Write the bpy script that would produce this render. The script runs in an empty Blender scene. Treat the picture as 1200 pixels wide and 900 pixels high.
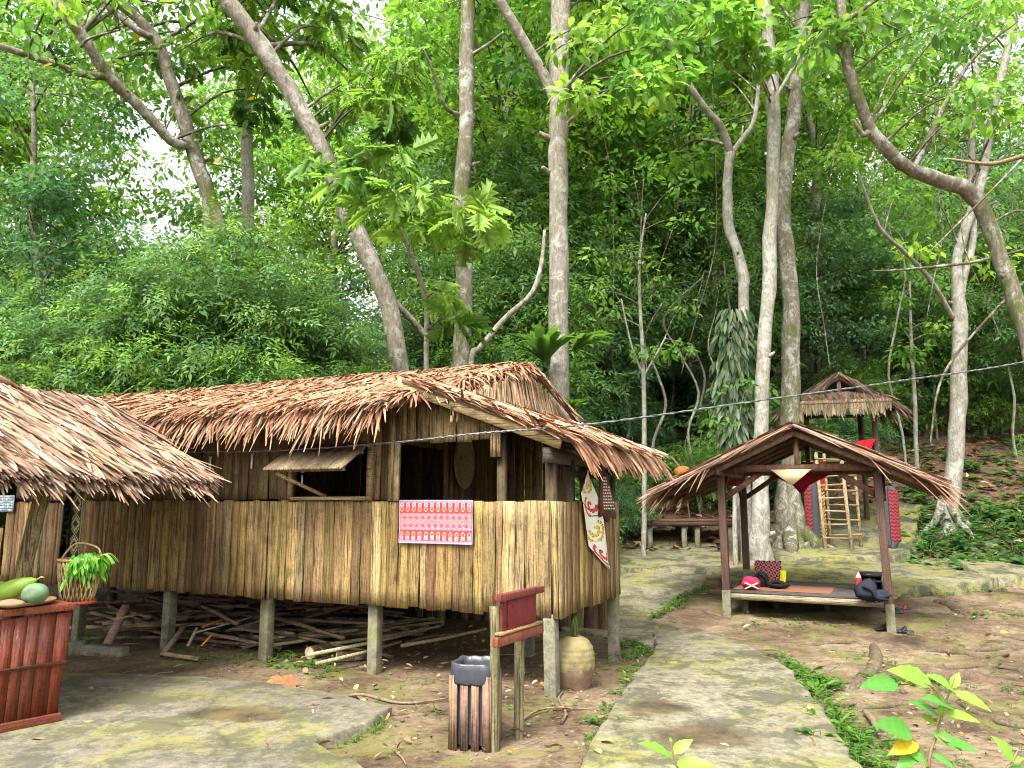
import bpy, math, random
import numpy as np
from mathutils import Vector, Matrix, noise as mnoise
random.seed(7); RNG = np.random.default_rng(7)
SC = bpy.context.scene
COL = SC.collection
R = math.radians
# ------------------------------------------------------------------ camera model (metres; eye 1.6 m up, looking along +Y)
F = 900.0; PITCH = math.atan(135 / F); EYE = 1.6
CP, SP = math.cos(PITCH), math.sin(PITCH)
def ray(px, py):
    u, v = (px - 600) / F, (450 - py) / F
    return Vector((u, CP - v * SP, SP + v * CP))
def P(px, py, Y):
    d = ray(px, py); t = Y / d.y
    return Vector((d.x * t, Y, EYE + d.z * t))
def G(px, py, z=0.0):
    d = ray(px, py); t = (z - EYE) / d.z
    return Vector((d.x * t, d.y * t, z))
def sstep(a, b, x):
    t = min(1, max(0, (x - a) / (b - a))); return t * t * (3 - 2 * t)
def H(x, y):
    w = sstep(-3, 3.5, x)
    z = 0.085 * max(0, y - 9.6) * (0.35 + 0.65 * w)
    ys = min(y, 48)
    z += w * 0.30 * max(0, ys - 16.2 + 0.25 * min(8, max(0, x - 5)) )
    z += 0.02 * max(0, min(y, 60) - 20)
    if y > 9.6 and y > 48: z -= 0.085 * (y - 48) * (0.35 + 0.65 * w)
    return z
def GH(px, py):
    d = ray(px, py); lo, t = 0, 0.5
    for i in range(4000):
        p = Vector((d.x * t, d.y * t, EYE + d.z * t))
        if p.z <= H(p.x, p.y): break
        t += 0.02
    return Vector((p.x, p.y, H(p.x, p.y)))
class Frame:
    def __init__(s, x, y, z, ang):
        s.o = Vector((x, y, z)); s.a = R(ang); s.M = Matrix.Translation(s.o) @ Matrix.Rotation(s.a, 4, 'Z'); s.I = s.M.inverted()
    def hit(s, px, py, axis, val):
        o = s.I @ Vector((0, 0, EYE)); d = s.I.to_3x3() @ ray(px, py)
        t = (val - o[axis]) / d[axis]; return o + d * t
    def loc(s, p): return s.I @ Vector(p)
    def w(s, x, y, z=0): return s.M @ Vector((x, y, z))
# ------------------------------------------------------------------ mesh builder
class MB:
    def __init__(s): s.b = []; s.n = 0
    def add(s, V, Fc, C=(1, 1, 1)):
        V = np.asarray(V, float).reshape(-1, 3); Fc = np.asarray(Fc, int)
        C = np.asarray(C, float)
        if C.ndim == 1: C = np.tile(C, (len(Fc), 1))
        s.b.append((V, Fc + s.n, C)); s.n += len(V)
    def poly(s, pts, C=(1, 1, 1)): s.add(pts, [list(range(len(pts)))], C)
    def box(s, c, size, C=(1, 1, 1), rot=None, jit=0, taper=1.0):
        x, y, z = [k / 2 for k in size]; V = []
        for dz in (-1, 1):
            k = taper if dz > 0 else 1
            for dx, dy in ((-1, -1), (1, -1), (1, 1), (-1, 1)):
                p = Vector((dx * x * k, dy * y * k, dz * z))
                if jit: p += Vector([random.uniform(-jit, jit) for _ in range(3)])
                if rot is not None: p = rot @ p
                V.append(Vector(c) + p)
        s.add(V, [(0, 3, 2, 1), (4, 5, 6, 7), (0, 1, 5, 4), (1, 2, 6, 5), (2, 3, 7, 6), (3, 0, 4, 7)], C)
    def beam(s, p0, p1, w, h, C=(1, 1, 1), up=(0, 0, 1), w1=None, h1=None):
        p0, p1 = Vector(p0), Vector(p1); d = (p1 - p0).normalized(); up = Vector(up)
        if abs(d.dot(up)) > .95: up = Vector((0, 1, 0))
        a = d.cross(up).normalized(); b = a.cross(d)
        w1 = w if w1 is None else w1; h1 = h if h1 is None else h1
        V = []
        for p, ww, hh in ((p0, w, h), (p1, w1, h1)):
            for i, j in ((-1, -1), (1, -1), (1, 1), (-1, 1)): V.append(p + a * i * ww / 2 + b * j * hh / 2)
        s.add(V, [(0, 3, 2, 1), (4, 5, 6, 7), (0, 1, 5, 4), (1, 2, 6, 5), (2, 3, 7, 6), (3, 0, 4, 7)], C)
    def tube(s, pts, rad, n=8, C=(1, 1, 1), caps=True, wob=0.0):
        pts = [Vector(p) for p in pts]
        if not hasattr(rad, '__len__'): rad = [rad] * len(pts)
        V = []; pa = None
        for i, p in enumerate(pts):
            d = (pts[min(i + 1, len(pts) - 1)] - pts[max(i - 1, 0)]).normalized()
            if pa is None:
                ref = Vector((0, 0, 1)) if abs(d.z) < .9 else Vector((1, 0, 0)); a = d.cross(ref).normalized()
            else:
                a = (pa - d * pa.dot(d)).normalized()
            pa = a; b = d.cross(a)
            for k in range(n):
                t = 2 * math.pi * k / n; rr = rad[i] * (1 + (random.uniform(-wob, wob) if wob else 0))
                V.append(p + (a * math.cos(t) + b * math.sin(t)) * rr)
        Q = []
        for i in range(len(pts) - 1):
            for k in range(n):
                Q.append((i * n + k, i * n + (k + 1) % n, (i + 1) * n + (k + 1) % n, (i + 1) * n + k))
        off = s.n; s.add(V, Q, C)
        if caps:
            s.b.append((np.zeros((0, 3)), np.array([[off + k for k in range(n)][::-1], [off + (len(pts) - 1) * n + k for k in range(n)]]), np.tile(np.asarray(C, float), (2, 1))))
    def lathe(s, prof, n=24, c=(0, 0, 0), C=(1, 1, 1), sx=1, sy=1, wob=0):
        V = []
        for r, z in prof:
            for k in range(n):
                t = 2 * math.pi * k / n; q = r * (1 + (random.uniform(-wob, wob) if wob else 0))
                V.append((c[0] + q * math.cos(t) * sx, c[1] + q * math.sin(t) * sy, c[2] + z))
        Q = [(i * n + k, i * n + (k + 1) % n, (i + 1) * n + (k + 1) % n, (i + 1) * n + k) for i in range(len(prof) - 1) for k in range(n)]
        s.add(V, Q, C)
    def prism(s, pts, vec, C=(1, 1, 1)):
        n = len(pts); vec = Vector(vec); V = [Vector(p) for p in pts] + [Vector(p) + vec for p in pts]; off = s.n
        s.add(V, [(i, (i + 1) % n, n + (i + 1) % n, n + i) for i in range(n)], C)
        s.b.append((np.zeros((0, 3)), np.array([[off + i for i in range(n)][::-1], [off + n + i for i in range(n)]]), np.tile(np.asarray(C, float), (2, 1))))
    def blob(s, c, size, C=(1, 1, 1), n=12, m=8, seed=0, amp=.12, rot=None):
        V = []
        for i in range(m + 1):
            ph = math.pi * i / m
            for k in range(n):
                t = 2 * math.pi * k / n
                d = Vector((math.sin(ph) * math.cos(t), math.sin(ph) * math.sin(t), math.cos(ph)))
                q = 1 + amp * mnoise.noise(d * 1.7 + Vector((seed, seed * 2.3, 1)))
                p = Vector((d.x * size[0] * q, d.y * size[1] * q, d.z * size[2] * q))
                if rot is not None: p = rot @ p
                V.append(Vector(c) + p)
        s.add(V, [(i * n + k, (i + 1) * n + k, (i + 1) * n + (k + 1) % n, i * n + (k + 1) % n) for i in range(m) for k in range(n)], C)
    def mesh(s, name, smooth=False):
        V = np.concatenate([b[0] for b in s.b]); idx = np.concatenate([b[1].ravel() for b in s.b])
        tot = np.concatenate([np.full(len(b[1]), b[1].shape[1]) for b in s.b]); C = np.concatenate([b[2] for b in s.b])
        me = bpy.data.meshes.new(name)
        me.vertices.add(len(V)); me.vertices.foreach_set('co', V.ravel())
        me.loops.add(len(idx)); me.loops.foreach_set('vertex_index', idx.astype(np.int32))
        me.polygons.add(len(tot)); me.polygons.foreach_set('loop_start', np.concatenate([[0], np.cumsum(tot)[:-1]]).astype(np.int32))
        if smooth: me.polygons.foreach_set('use_smooth', np.ones(len(tot), bool))
        me.update(calc_edges=True)
        at = me.attributes.new('Col', 'FLOAT_COLOR', 'FACE')
        at.data.foreach_set('color', np.concatenate([C, np.ones((len(C), 1))], 1).astype(np.float32).ravel())
        return me
    def build(s, name, mat, parent=None, smooth=False, bevel=0, kind=None):
        me = s.mesh(name, smooth); o = bpy.data.objects.new(name, me); COL.objects.link(o)
        me.materials.append(mat)
        if parent: o.parent = parent
        if bevel:
            m = o.modifiers.new('bevel', 'BEVEL'); m.width = bevel; m.segments = 2; m.limit_method = 'ANGLE'
        if kind: o['kind'] = kind
        return o
def tag(o, label, cat, group=None):
    o['label'] = label; o['category'] = cat
    if group: o['group'] = group
    return o
def thing(name, label, cat, loc=(0, 0, 0), rz=0.0, group=None):
    o = bpy.data.objects.new(name, None); COL.objects.link(o); o.location = loc; o.rotation_euler = (0, 0, rz); o.empty_display_size = .2
    return tag(o, label, cat, group)
def fthing(name, label, cat, fr, group=None): return thing(name, label, cat, fr.o, fr.a, group)
def dup(root, loc, rz=0, sc=1, label=None, group=None):
    r = root.copy(); COL.objects.link(r); r.location = loc; r.rotation_euler = (0, 0, rz)
    r.scale = (sc, sc, sc) if not hasattr(sc, '__len__') else sc
    if label: r['label'] = label
    if group: r['group'] = group
    for ch in root.children:
        c = ch.copy(); COL.objects.link(c); c.parent = r
    return r
def crom(pts, n=6):
    pts = [Vector(p) for p in pts]; out = []
    for i in range(len(pts) - 1):
        a, b, c, d = pts[max(i - 1, 0)], pts[i], pts[i + 1], pts[min(i + 2, len(pts) - 1)]
        for k in range(n):
            t = k / n
            out.append(.5 * ((2 * b) + (c - a) * t + (2 * a - 5 * b + 4 * c - d) * t * t + (3 * b - a - 3 * c + d) * t ** 3))
    out.append(pts[-1]); return out
def lerpl(vals, m):
    return list(np.interp(np.linspace(0, len(vals) - 1, m), range(len(vals)), vals))
# ------------------------------------------------------------------ leaf clouds
def norm(a): return a / np.maximum(np.linalg.norm(a, axis=-1, keepdims=True), 1e-9)
SH = {}
SH['diamond'] = (np.array([(0, 0, 0), (.42, .5, .12), (1, 0, -.12), (.42, -.5, .12)]), np.array([(0, 1, 2, 3)]))
SH['leaf'] = (np.array([(0, 0, 0), (.22, .36, .12), (.6, .42, .1), (1, 0, -.2), (.6, -.42, .1), (.22, -.36, .12), (.5, 0, -.02)]),
              np.array([(0, 6, 2, 1), (6, 3, 3, 2), (0, 5, 4, 6), (6, 4, 3, 3)]))
SH['leaf'] = (SH['leaf'][0], np.array([(0, 6, 2), (0, 2, 1), (6, 3, 2), (0, 5, 4), (0, 4, 6), (6, 4, 3)]))
def _pinn():
    V, Q = [], []
    def lf(a, side, l, w):
        o = len(V); V.extend([(a, 0, 0), (a + .12 * l * 1.4, side * l * .4 + w * .25 * side, .03), (a + .2 * l, side * l, -.08), (a - .1 * l, side * l * .5, .03)]); Q.append((o, o + 1, o + 2, o + 3))
    for i, a in enumerate((.25, .52, .8)):
        for sd in (1, -1): lf(a, sd, .62 - .3 * abs(a - .45), .85)
    o = len(V); V.extend([(.85, 0, 0), (1.02, .13, .02), (1.3, 0, -.1), (1.02, -.13, .02)]); Q.append((o, o + 1, o + 2, o + 3))
    return np.array(V), np.array(Q)
SH['pinnate'] = _pinn()
def _lobed():
    V, T = [], []
    mids = np.linspace(.04, .9, 6)
    for i in range(6): V.append((mids[i], 0, -.02 * i))
    tipw = [.36, .56, .6, .48, .28]
    for sd in (1, -1):
        vo = len(V)
        for i in range(6): V.append((mids[i] + .03, sd * ((.12, .22, .27, .24, .16, .02)[i] if i else .02), .03))
        to = len(V)
        for i in range(5): V.append((mids[i] + .2, sd * tipw[i], -.05 - .05 * (i == 2)))
        for i in range(5):
            T += [(i, vo + i, to + i), (i, to + i, vo + i + 1), (i, vo + i + 1, i + 1)]
    o = len(V); V.append((1.08, 0, -.12)); T += [(5, 11, o), (5, o, 22)]
    V = np.array(V); V[:, 2] += -.12 * V[:, 0] ** 2 * 1.2
    return V, np.array(T)
SH['lobed'] = _lobed()
def add_leaves(mb, Pn, A, N, L, W, C, shape='diamond'):
    V, Fc = SH[shape]; A = norm(A); S = norm(np.cross(N, A)); N = norm(np.cross(A, S)); n = len(Pn); K = len(V)
    X = Pn[:, None, :] + A[:, None, :] * (V[None, :, 0:1] * L[:, None, None]) + S[:, None, :] * (V[None, :, 1:2] * W[:, None, None]) + N[:, None, :] * (V[None, :, 2:3] * W[:, None, None])
    f = (Fc[None] + (np.arange(n) * K)[:, None, None]).reshape(-1, Fc.shape[1])
    mb.add(X.reshape(-1, 3), f, np.repeat(C, len(Fc), 0))
def clump_leaves(mb, centers, rad, per, L, pal, shape='diamond', flat=.45, droop=.35, wr=.5, var=.25, seed=0, hollow=.3):
    """leaf sprays round each centre; pal: list of base colours"""
    g = np.random.default_rng(seed); centers = np.asarray([tuple(c) for c in centers]); M = len(centers)
    rad = np.broadcast_to(np.asarray(rad, float), (M,)); n = M * per
    ci = np.repeat(np.arange(M), per)
    d = norm(g.normal(size=(n, 3))); r = g.uniform(hollow ** 3, 1, n) ** (1 / 3)
    off = d * r[:, None]; off[:, 2] *= flat
    off[:, 2] -= .25 * (off[:, 0] ** 2 + off[:, 1] ** 2) * flat
    Pn = centers[ci] + off * rad[ci][:, None]
    A = off * np.array([1, 1, .5]) + g.normal(size=(n, 3)) * .45; A[:, 2] -= droop
    N = np.array([0, 0, 1.]) + g.normal(size=(n, 3)) * .45
    Ls = L * g.uniform(.6, 1.25, n); pal = np.asarray(pal)
    cc = pal[g.integers(0, len(pal), M)][ci] * g.uniform(1 - var, 1 + var, (M, 1))[ci] * g.uniform(.75, 1.3, (n, 1))
    add_leaves(mb, Pn, A, N, Ls, Ls * wr, cc, shape)
def add_strips(mb, Pn, D, N, L, W, droop, C, ts=(0, .4, .75, 1), wp=(1, 1, .8, .25)):
    """flat ribbons (thatch strands): bend downward towards the tip"""
    D = norm(D); S = norm(np.cross(N, D)); n = len(Pn); V = []
    for t, w in zip(ts, wp):
        c = Pn + D * (L * t)[:, None]; c = c + np.array([0, 0, -1.]) * (droop * t * t)[:, None]
        V += [c + S * (W * w / 2)[:, None], c - S * (W * w / 2)[:, None]]
    V = np.stack(V, 1); k = len(ts)
    Fc = np.array([(2 * i, 2 * i + 1, 2 * i + 3, 2 * i + 2) for i in range(k - 1)])
    mb.add(V.reshape(-1, 3), (Fc[None] + (np.arange(n) * 2 * k)[:, None, None]).reshape(-1, 4), np.repeat(C, k - 1, 0))
def pick(pal, n, lo=.75, hi=1.25):
    pal = np.asarray(pal); return pal[RNG.integers(0, len(pal), n)] * RNG.uniform(lo, hi, (n, 1))
# ------------------------------------------------------------------ materials
def new_mat(name):
    m = bpy.data.materials.new(name); m.use_nodes = True; nt = m.node_tree; nt.nodes.clear()
    out = nt.nodes.new('ShaderNodeOutputMaterial'); b = nt.nodes.new('ShaderNodeBsdfPrincipled'); nt.links.new(b.outputs[0], out.inputs[0])
    return m, nt, b, out
def N_(nt, t, ins=None, **kw):
    n = nt.nodes.new('ShaderNode' + t)
    for k, v in kw.items(): setattr(n, k, v)
    for k, v in (ins or {}).items():
        if hasattr(v, 'is_output'): nt.links.new(v, n.inputs[k])
        else: n.inputs[k].default_value = v
    return n
def ramp(nt, fac, stops):
    n = nt.nodes.new('ShaderNodeValToRGB'); nt.links.new(fac, n.inputs[0]); e = n.color_ramp.elements
    while len(e) < len(stops): e.new(.5)
    for el, (p, c) in zip(e, stops):
        el.position = p; el.color = (c, c, c, 1) if not hasattr(c, '__len__') else (*c, 1)
    return n.outputs[0]
def mix(nt, fac, a, b, mode='MIX'):
    n = nt.nodes.new('ShaderNodeMix'); n.data_type = 'RGBA'; n.blend_type = mode
    for i, v in ((0, fac), (6, a), (7, b)):
        if hasattr(v, 'is_output'): nt.links.new(v, n.inputs[i])
        else: n.inputs[i].default_value = v if i == 0 else (*v, 1)
    return n.outputs[2]
def noise(nt, vec, scale, detail=4, rough=.6, dist=0):
    return N_(nt, 'TexNoise', {'Vector': vec, 'Scale': scale, 'Detail': detail, 'Roughness': rough, 'Distortion': dist}).outputs[0]
def coords(nt, sc=(1, 1, 1), vary=0, space='Object'):
    v = N_(nt, 'TexCoord').outputs[space]
    if vary:
        a = N_(nt, 'Attribute', attribute_name='Col').outputs['Vector']
        a = N_(nt, 'VectorMath', {0: a, 1: (vary, vary * 1.7, vary * .9)}, operation='MULTIPLY').outputs[0]
        v = N_(nt, 'VectorMath', {0: v, 1: a}, operation='ADD').outputs[0]
    return N_(nt, 'Mapping', {'Vector': v, 'Scale': sc}).outputs[0], v
def bump(nt, b, h, strength=.4, dist=.01):
    n = N_(nt, 'Bump', {'Height': h, 'Strength': strength, 'Distance': dist}); nt.links.new(n.outputs[0], b.inputs['Normal'])
def attr(nt): return N_(nt, 'Attribute', attribute_name='Col').outputs['Color']
def wood(name, grain=2, moss=.3, lo=.42, rough=.8, crack=1.0, fine=70, mosscol=(.15, .14, .045), stain=.5):
    m, nt, b, _ = new_mat(name); s = [fine] * 3; s[grain] = fine / 14
    v, raw = coords(nt, s, 11)
    n1 = noise(nt, v, 1, 7, .74, .5); c = mix(nt, 1, attr(nt), ramp(nt, n1, [(.30, lo * .95), (.48, .95), (.68, 1.3)]), 'MULTIPLY')
    s2 = [fine * 1.5] * 3; s2[grain] = fine / 30; v2, _ = coords(nt, s2, 17)
    n2 = noise(nt, v2, 1, 3, .6, .2); cr = ramp(nt, n2, [(.39, 0), (.47, 1)]); c = mix(nt, crack * .85, c, mix(nt, cr, (.035, .022, .012), c))
    c = mix(nt, 1, c, ramp(nt, noise(nt, raw, 48, 6, .8, .3), [(.32, .55), (.5, 1.0), (.68, 1.3)]), 'MULTIPLY'); kn = N_(nt, 'TexVoronoi', {'Vector': N_(nt, 'VectorMath', {0: raw, 1: [(1.6, 1.6, 5)[(k + 2 - grain) % 3] if False else (5.5 if k != grain else 2.2) for k in range(3)]}, operation='MULTIPLY').outputs[0], 'Scale': 1.0}).outputs[0]; c = mix(nt, ramp(nt, kn, [(.05, .75), (.13, 0)]), c, (.03, .02, .012)); big = noise(nt, raw, 2.6, 5, .7); c = mix(nt, N_(nt, 'Math', {0: ramp(nt, big, [(.5, 0), (.68, 1)]), 1: moss}, operation='MULTIPLY').outputs[0], c, mosscol)
    big2 = noise(nt, raw, 5.3, 4, .7); c = mix(nt, N_(nt, 'Math', {0: ramp(nt, big2, [(.54, 0), (.72, 1)]), 1: stain}, operation='MULTIPLY').outputs[0], c, (.045, .032, .022))
    nt.links.new(c, b.inputs['Base Color']); b.inputs['Roughness'].default_value = rough; b.inputs['Specular IOR Level'].default_value = .25
    bump(nt, b, mix(nt, .5, n1, cr), .55, .012); return m
def simple(name, rough=.6, spec=.4, vary=.25, scale=14, bmp=.15, metal=0, usecol=True, col=(1, 1, 1)):
    m, nt, b, _ = new_mat(name); v, raw = coords(nt)
    n = noise(nt, v, scale, 5, .65); base = attr(nt) if usecol else col
    c = mix(nt, 1, base, ramp(nt, n, [(.3, 1 - vary), (.7, 1 + vary)]), 'MULTIPLY'); nt.links.new(c, b.inputs['Base Color'])
    b.inputs['Roughness'].default_value = rough; b.inputs['Specular IOR Level'].default_value = spec; b.inputs['Metallic'].default_value = metal
    if bmp: bump(nt, b, noise(nt, v, scale * 3, 4, .7), bmp, .005)
    return m
def leafmat(name, trans=.42, rough=.42, spec=.35, tint=(1.12, 1.18, .6)):
    m, nt, b, out = new_mat(name); a = attr(nt)
    v, raw = coords(nt); n = noise(nt, v, 6, 3, .6); c = mix(nt, 1, a, ramp(nt, n, [(.3, .8), (.7, 1.2)]), 'MULTIPLY')
    nt.links.new(c, b.inputs['Base Color']); b.inputs['Roughness'].default_value = rough; b.inputs['Specular IOR Level'].default_value = spec
    t = N_(nt, 'BsdfTranslucent', {'Color': mix(nt, 1, c, tint, 'MULTIPLY')}); mx = N_(nt, 'MixShader', {0: trans, 1: b.outputs[0], 2: t.outputs[0]})
    nt.links.new(mx.outputs[0], out.inputs[0]); return m
def thatchmat(name):
    m, nt, b, _ = new_mat(name); v, raw = coords(nt); n = noise(nt, v, 45, 3, .6)
    c = mix(nt, 1, attr(nt), ramp(nt, n, [(.3, .7), (.7, 1.2)]), 'MULTIPLY'); n2 = noise(nt, v, 2.2, 4, .6)
    c = mix(nt, 1, c, ramp(nt, n2, [(.35, .72), (.6, 1.08)]), 'MULTIPLY')
    nt.links.new(c, b.inputs['Base Color']); b.inputs['Roughness'].default_value = .75; b.inputs['Specular IOR Level'].default_value = .3; return m
def bark(name, base, lichen=.5, moss=.35, lcol=(.42, .42, .38), mcol=(.085, .10, .025), dark=.4):
    m, nt, b, _ = new_mat(name); v, raw = coords(nt, (1, 1, .3))
    n1 = noise(nt, v, 26, 8, .78, .6); c = mix(nt, 1, base, ramp(nt, n1, [(.33, dark), (.62, 1.4)]), 'MULTIPLY'); c = mix(nt, 1, c, attr(nt), 'MULTIPLY')
    l = noise(nt, raw, 4.2, 9, .8, .6); c = mix(nt, N_(nt, 'Math', {0: ramp(nt, l, [(.51, 0), (.57, 1)]), 1: lichen}, operation='MULTIPLY').outputs[0], c, lcol)
    g = noise(nt, v, 2.6, 8, .78, .3); c = mix(nt, N_(nt, 'Math', {0: ramp(nt, g, [(.50, 0), (.58, 1)]), 1: moss}, operation='MULTIPLY').outputs[0], c, mcol)
    d = noise(nt, raw, 22, 3, .7); c = mix(nt, ramp(nt, d, [(.62, 0), (.72, .7)]), c, (.06, .05, .035))
    nt.links.new(c, b.inputs['Base Color']); b.inputs['Roughness'].default_value = .85; b.inputs['Specular IOR Level'].default_value = .2
    bump(nt, b, mix(nt, .5, n1, d), .5, .03); return m
def concrete(name, base=(.27, .24, .17), moss=.6, stains=(), dark=.75, mt=.48):
    m, nt, b, _ = new_mat(name); v, raw = coords(nt)
    n1 = noise(nt, raw, 12, 9, .8); c = mix(nt, 1, base, ramp(nt, n1, [(.34, .45), (.5, 1), (.66, 1.5)]), 'MULTIPLY')
    g = noise(nt, raw, 1.15, 6, .72, .3); c = mix(nt, N_(nt, 'Math', {0: ramp(nt, g, [(mt, 0), (mt + .12, 1)]), 1: moss}, operation='MULTIPLY').outputs[0], c, (.20, .19, .035))
    k = noise(nt, raw, 2.3, 9, .8, .3)
    c = mix(nt, N_(nt, 'Math', {0: ramp(nt, k, [(.49, 0), (.55, 1)]), 1: dark}, operation='MULTIPLY').outputs[0], c, (.06, .06, .04))
    f = noise(nt, raw, 40, 5, .8); c = mix(nt, ramp(nt, f, [(.54, 0), (.64, .7)]), c, (.08, .075, .05)); vo = N_(nt, 'TexVoronoi', {'Vector': N_(nt, 'VectorMath', {0: raw, 1: N_(nt, 'VectorMath', {0: N_(nt, 'TexNoise', {'Vector': raw, 'Scale': 2.5, 'Detail': 5}).outputs[1], 1: (.5, .5, 0)}, operation='MULTIPLY').outputs[0]}, operation='ADD').outputs[0], 'Scale': .42}, feature='DISTANCE_TO_EDGE').outputs[0]; c = mix(nt, N_(nt, 'Math', {0: ramp(nt, vo, [(.002, .8), (.009, 0)]), 1: ramp(nt, g, [(.45, 0), (.55, 1)])}, operation='MULTIPLY').outputs[0], c, (.06, .055, .03)); rough = None
    for (x, y, rx, ry) in stains:
        p = N_(nt, 'VectorMath', {0: raw, 1: (x, y, 0)}, operation='SUBTRACT').outputs[0]
        p = N_(nt, 'VectorMath', {0: p, 1: (1 / rx, 1 / ry, 0)}, operation='MULTIPLY').outputs[0]
        ln = N_(nt, 'VectorMath', {0: p}, operation='LENGTH').outputs['Value']
        ln = N_(nt, 'Math', {0: ln, 1: N_(nt, 'Math', {0: noise(nt, raw, 4, 5, .7), 1: 1.3}, operation='MULTIPLY').outputs[0]}, operation='ADD').outputs[0]
        s = ramp(nt, N_(nt, 'Math', {0: ln, 1: .5}, operation='MULTIPLY').outputs[0], [(.62, 1), (.86, 0)])
        c = mix(nt, N_(nt, 'Math', {0: s, 1: .85}, operation='MULTIPLY').outputs[0], c, mix(nt, ramp(nt, noise(nt, raw, 5, 6, .75), [(.4, 0), (.6, 1)]), (.03, .027, .015), (.115, .075, .03)))
    nt.links.new(c, b.inputs['Base Color']); b.inputs['Roughness'].default_value = .8; b.inputs['Specular IOR Level'].default_value = .3
    bump(nt, b, mix(nt, .4, n1, f), .5, .02); return m
M = {}
M['plank'] = wood('weathered_planks', 2, .28, .4, stain=.6)
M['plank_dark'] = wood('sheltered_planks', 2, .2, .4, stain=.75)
M['beam_x'] = wood('weathered_beam', 0, .2, .5)
M['beam_z'] = wood('weathered_post', 2, .5, .5)
M['stick'] = wood('scrap_wood', 0, .15, .5, crack=.6)
M['redwood'] = wood('red_lacquered_slats', 2, .0, .6, .38, crack=.5, fine=60, stain=.35)
M['brownwood'] = wood('brown_painted_wood', 2, .05, .6, .55, crack=.5)
M['thatch'] = thatchmat('dry_thatch')
M['leaf'] = leafmat('broad_leaf', .56); M['leaf_dull'] = leafmat('understorey_leaf', .46, .45, .3, (1.2, 1.1, .6)); M['leaf_bright'] = leafmat('young_leaf', .5, .4, .35)
M['dry'] = simple('dry_leaf', .7, .3, .3, 30, .1)
M['bark'] = bark('pale_bark', (.20, .175, .14), .6, .25); M['bark_moss'] = bark('mossy_bark', (.16, .14, .105), .6, .95)
M['bark_white'] = bark('whitish_bark', (.25, .23, .19), .65, .35); M['bark_dark'] = bark('dark_bark', (.10, .08, .06), .3, .4)
M['paint'] = simple('worn_paint', .5, .4, .2, 18, .2); M['cloth'] = simple('woven_cloth', .85, .15, .12, 60, .15)
M['clay'] = simple('earthen_clay', .8, .25, .35, 11, .3); M['plastic'] = simple('soft_plastic', .32, .5, .15, 10, .1)
M['rubber'] = simple('black_rubber', .6, .3, .2, 20, .1); M['concrete_post'] = concrete('concrete_post_mat', (.17, .16, .115), .45, (), .5)
M['skin'] = simple('vegetable_skin', .35, .45, .2, 16, .05); M['weave'] = wood('bamboo_weave', 2, 0, .6, .6, crack=.4, stain=.2)
# ------------------------------------------------------------------ light, sky, camera
w = bpy.data.worlds.new('World'); SC.world = w; w.use_nodes = True
nt = w.node_tree; bg = nt.nodes['Background']
SUN_EL, SUN_AZ = R(56), R(203)          # azimuth measured from +Y clockwise: behind the camera, a little to the left
sky = nt.nodes.new('ShaderNodeTexSky'); sky.sky_type = 'NISHITA'; sky.sun_disc = False
sky.sun_elevation = SUN_EL; sky.sun_rotation = SUN_AZ; sky.air_density = 1.6; sky.dust_density = 6; sky.ozone_density = 1
hs = nt.nodes.new('ShaderNodeHueSaturation'); hs.inputs['Saturation'].default_value = .22
nt.links.new(sky.outputs[0], hs.inputs['Color']); nt.links.new(hs.outputs[0], bg.inputs[0]); bg.inputs[1].default_value = .15
ld = bpy.data.lights.new('sun', 'SUN'); ld.energy = 1.45; ld.angle = R(16); ld.color = (1, .97, .92)
lo = bpy.data.objects.new('sun', ld); COL.objects.link(lo)
sd = Vector((math.sin(SUN_AZ) * math.cos(SUN_EL), math.cos(SUN_AZ) * math.cos(SUN_EL), math.sin(SUN_EL)))
lo.rotation_euler = sd.to_track_quat('Z', 'Y').to_euler()
cam = bpy.data.cameras.new('camera'); co = bpy.data.objects.new('camera', cam); COL.objects.link(co)
cam.sensor_width = 36; cam.lens = 27; cam.clip_start = .05; cam.clip_end = 2000
co.location = (0, 0, EYE); co.rotation_euler = (R(90) + PITCH, 0, 0); SC.camera = co
SC.view_settings.view_transform = 'Standard'; SC.view_settings.look = 'None'; SC.view_settings.gamma = 1; SC.view_settings.use_curve_mapping = False
SC.view_settings.exposure = 1.8
SC.cycles.max_bounces = 8; SC.cycles.diffuse_bounces = 5; SC.cycles.transmission_bounces = 5; SC.cycles.glossy_bounces = 2; SC.cycles.transparent_max_bounces = 4
SC.cycles.pixel_filter_type = 'BLACKMAN_HARRIS'; SC.cycles.filter_width = 1.05; SC.cycles.use_denoising = True; SC.cycles.use_adaptive_sampling = True; SC.cycles.adaptive_threshold = .02; SC.cycles.caustics_reflective = False; SC.cycles.caustics_refractive = False
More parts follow.
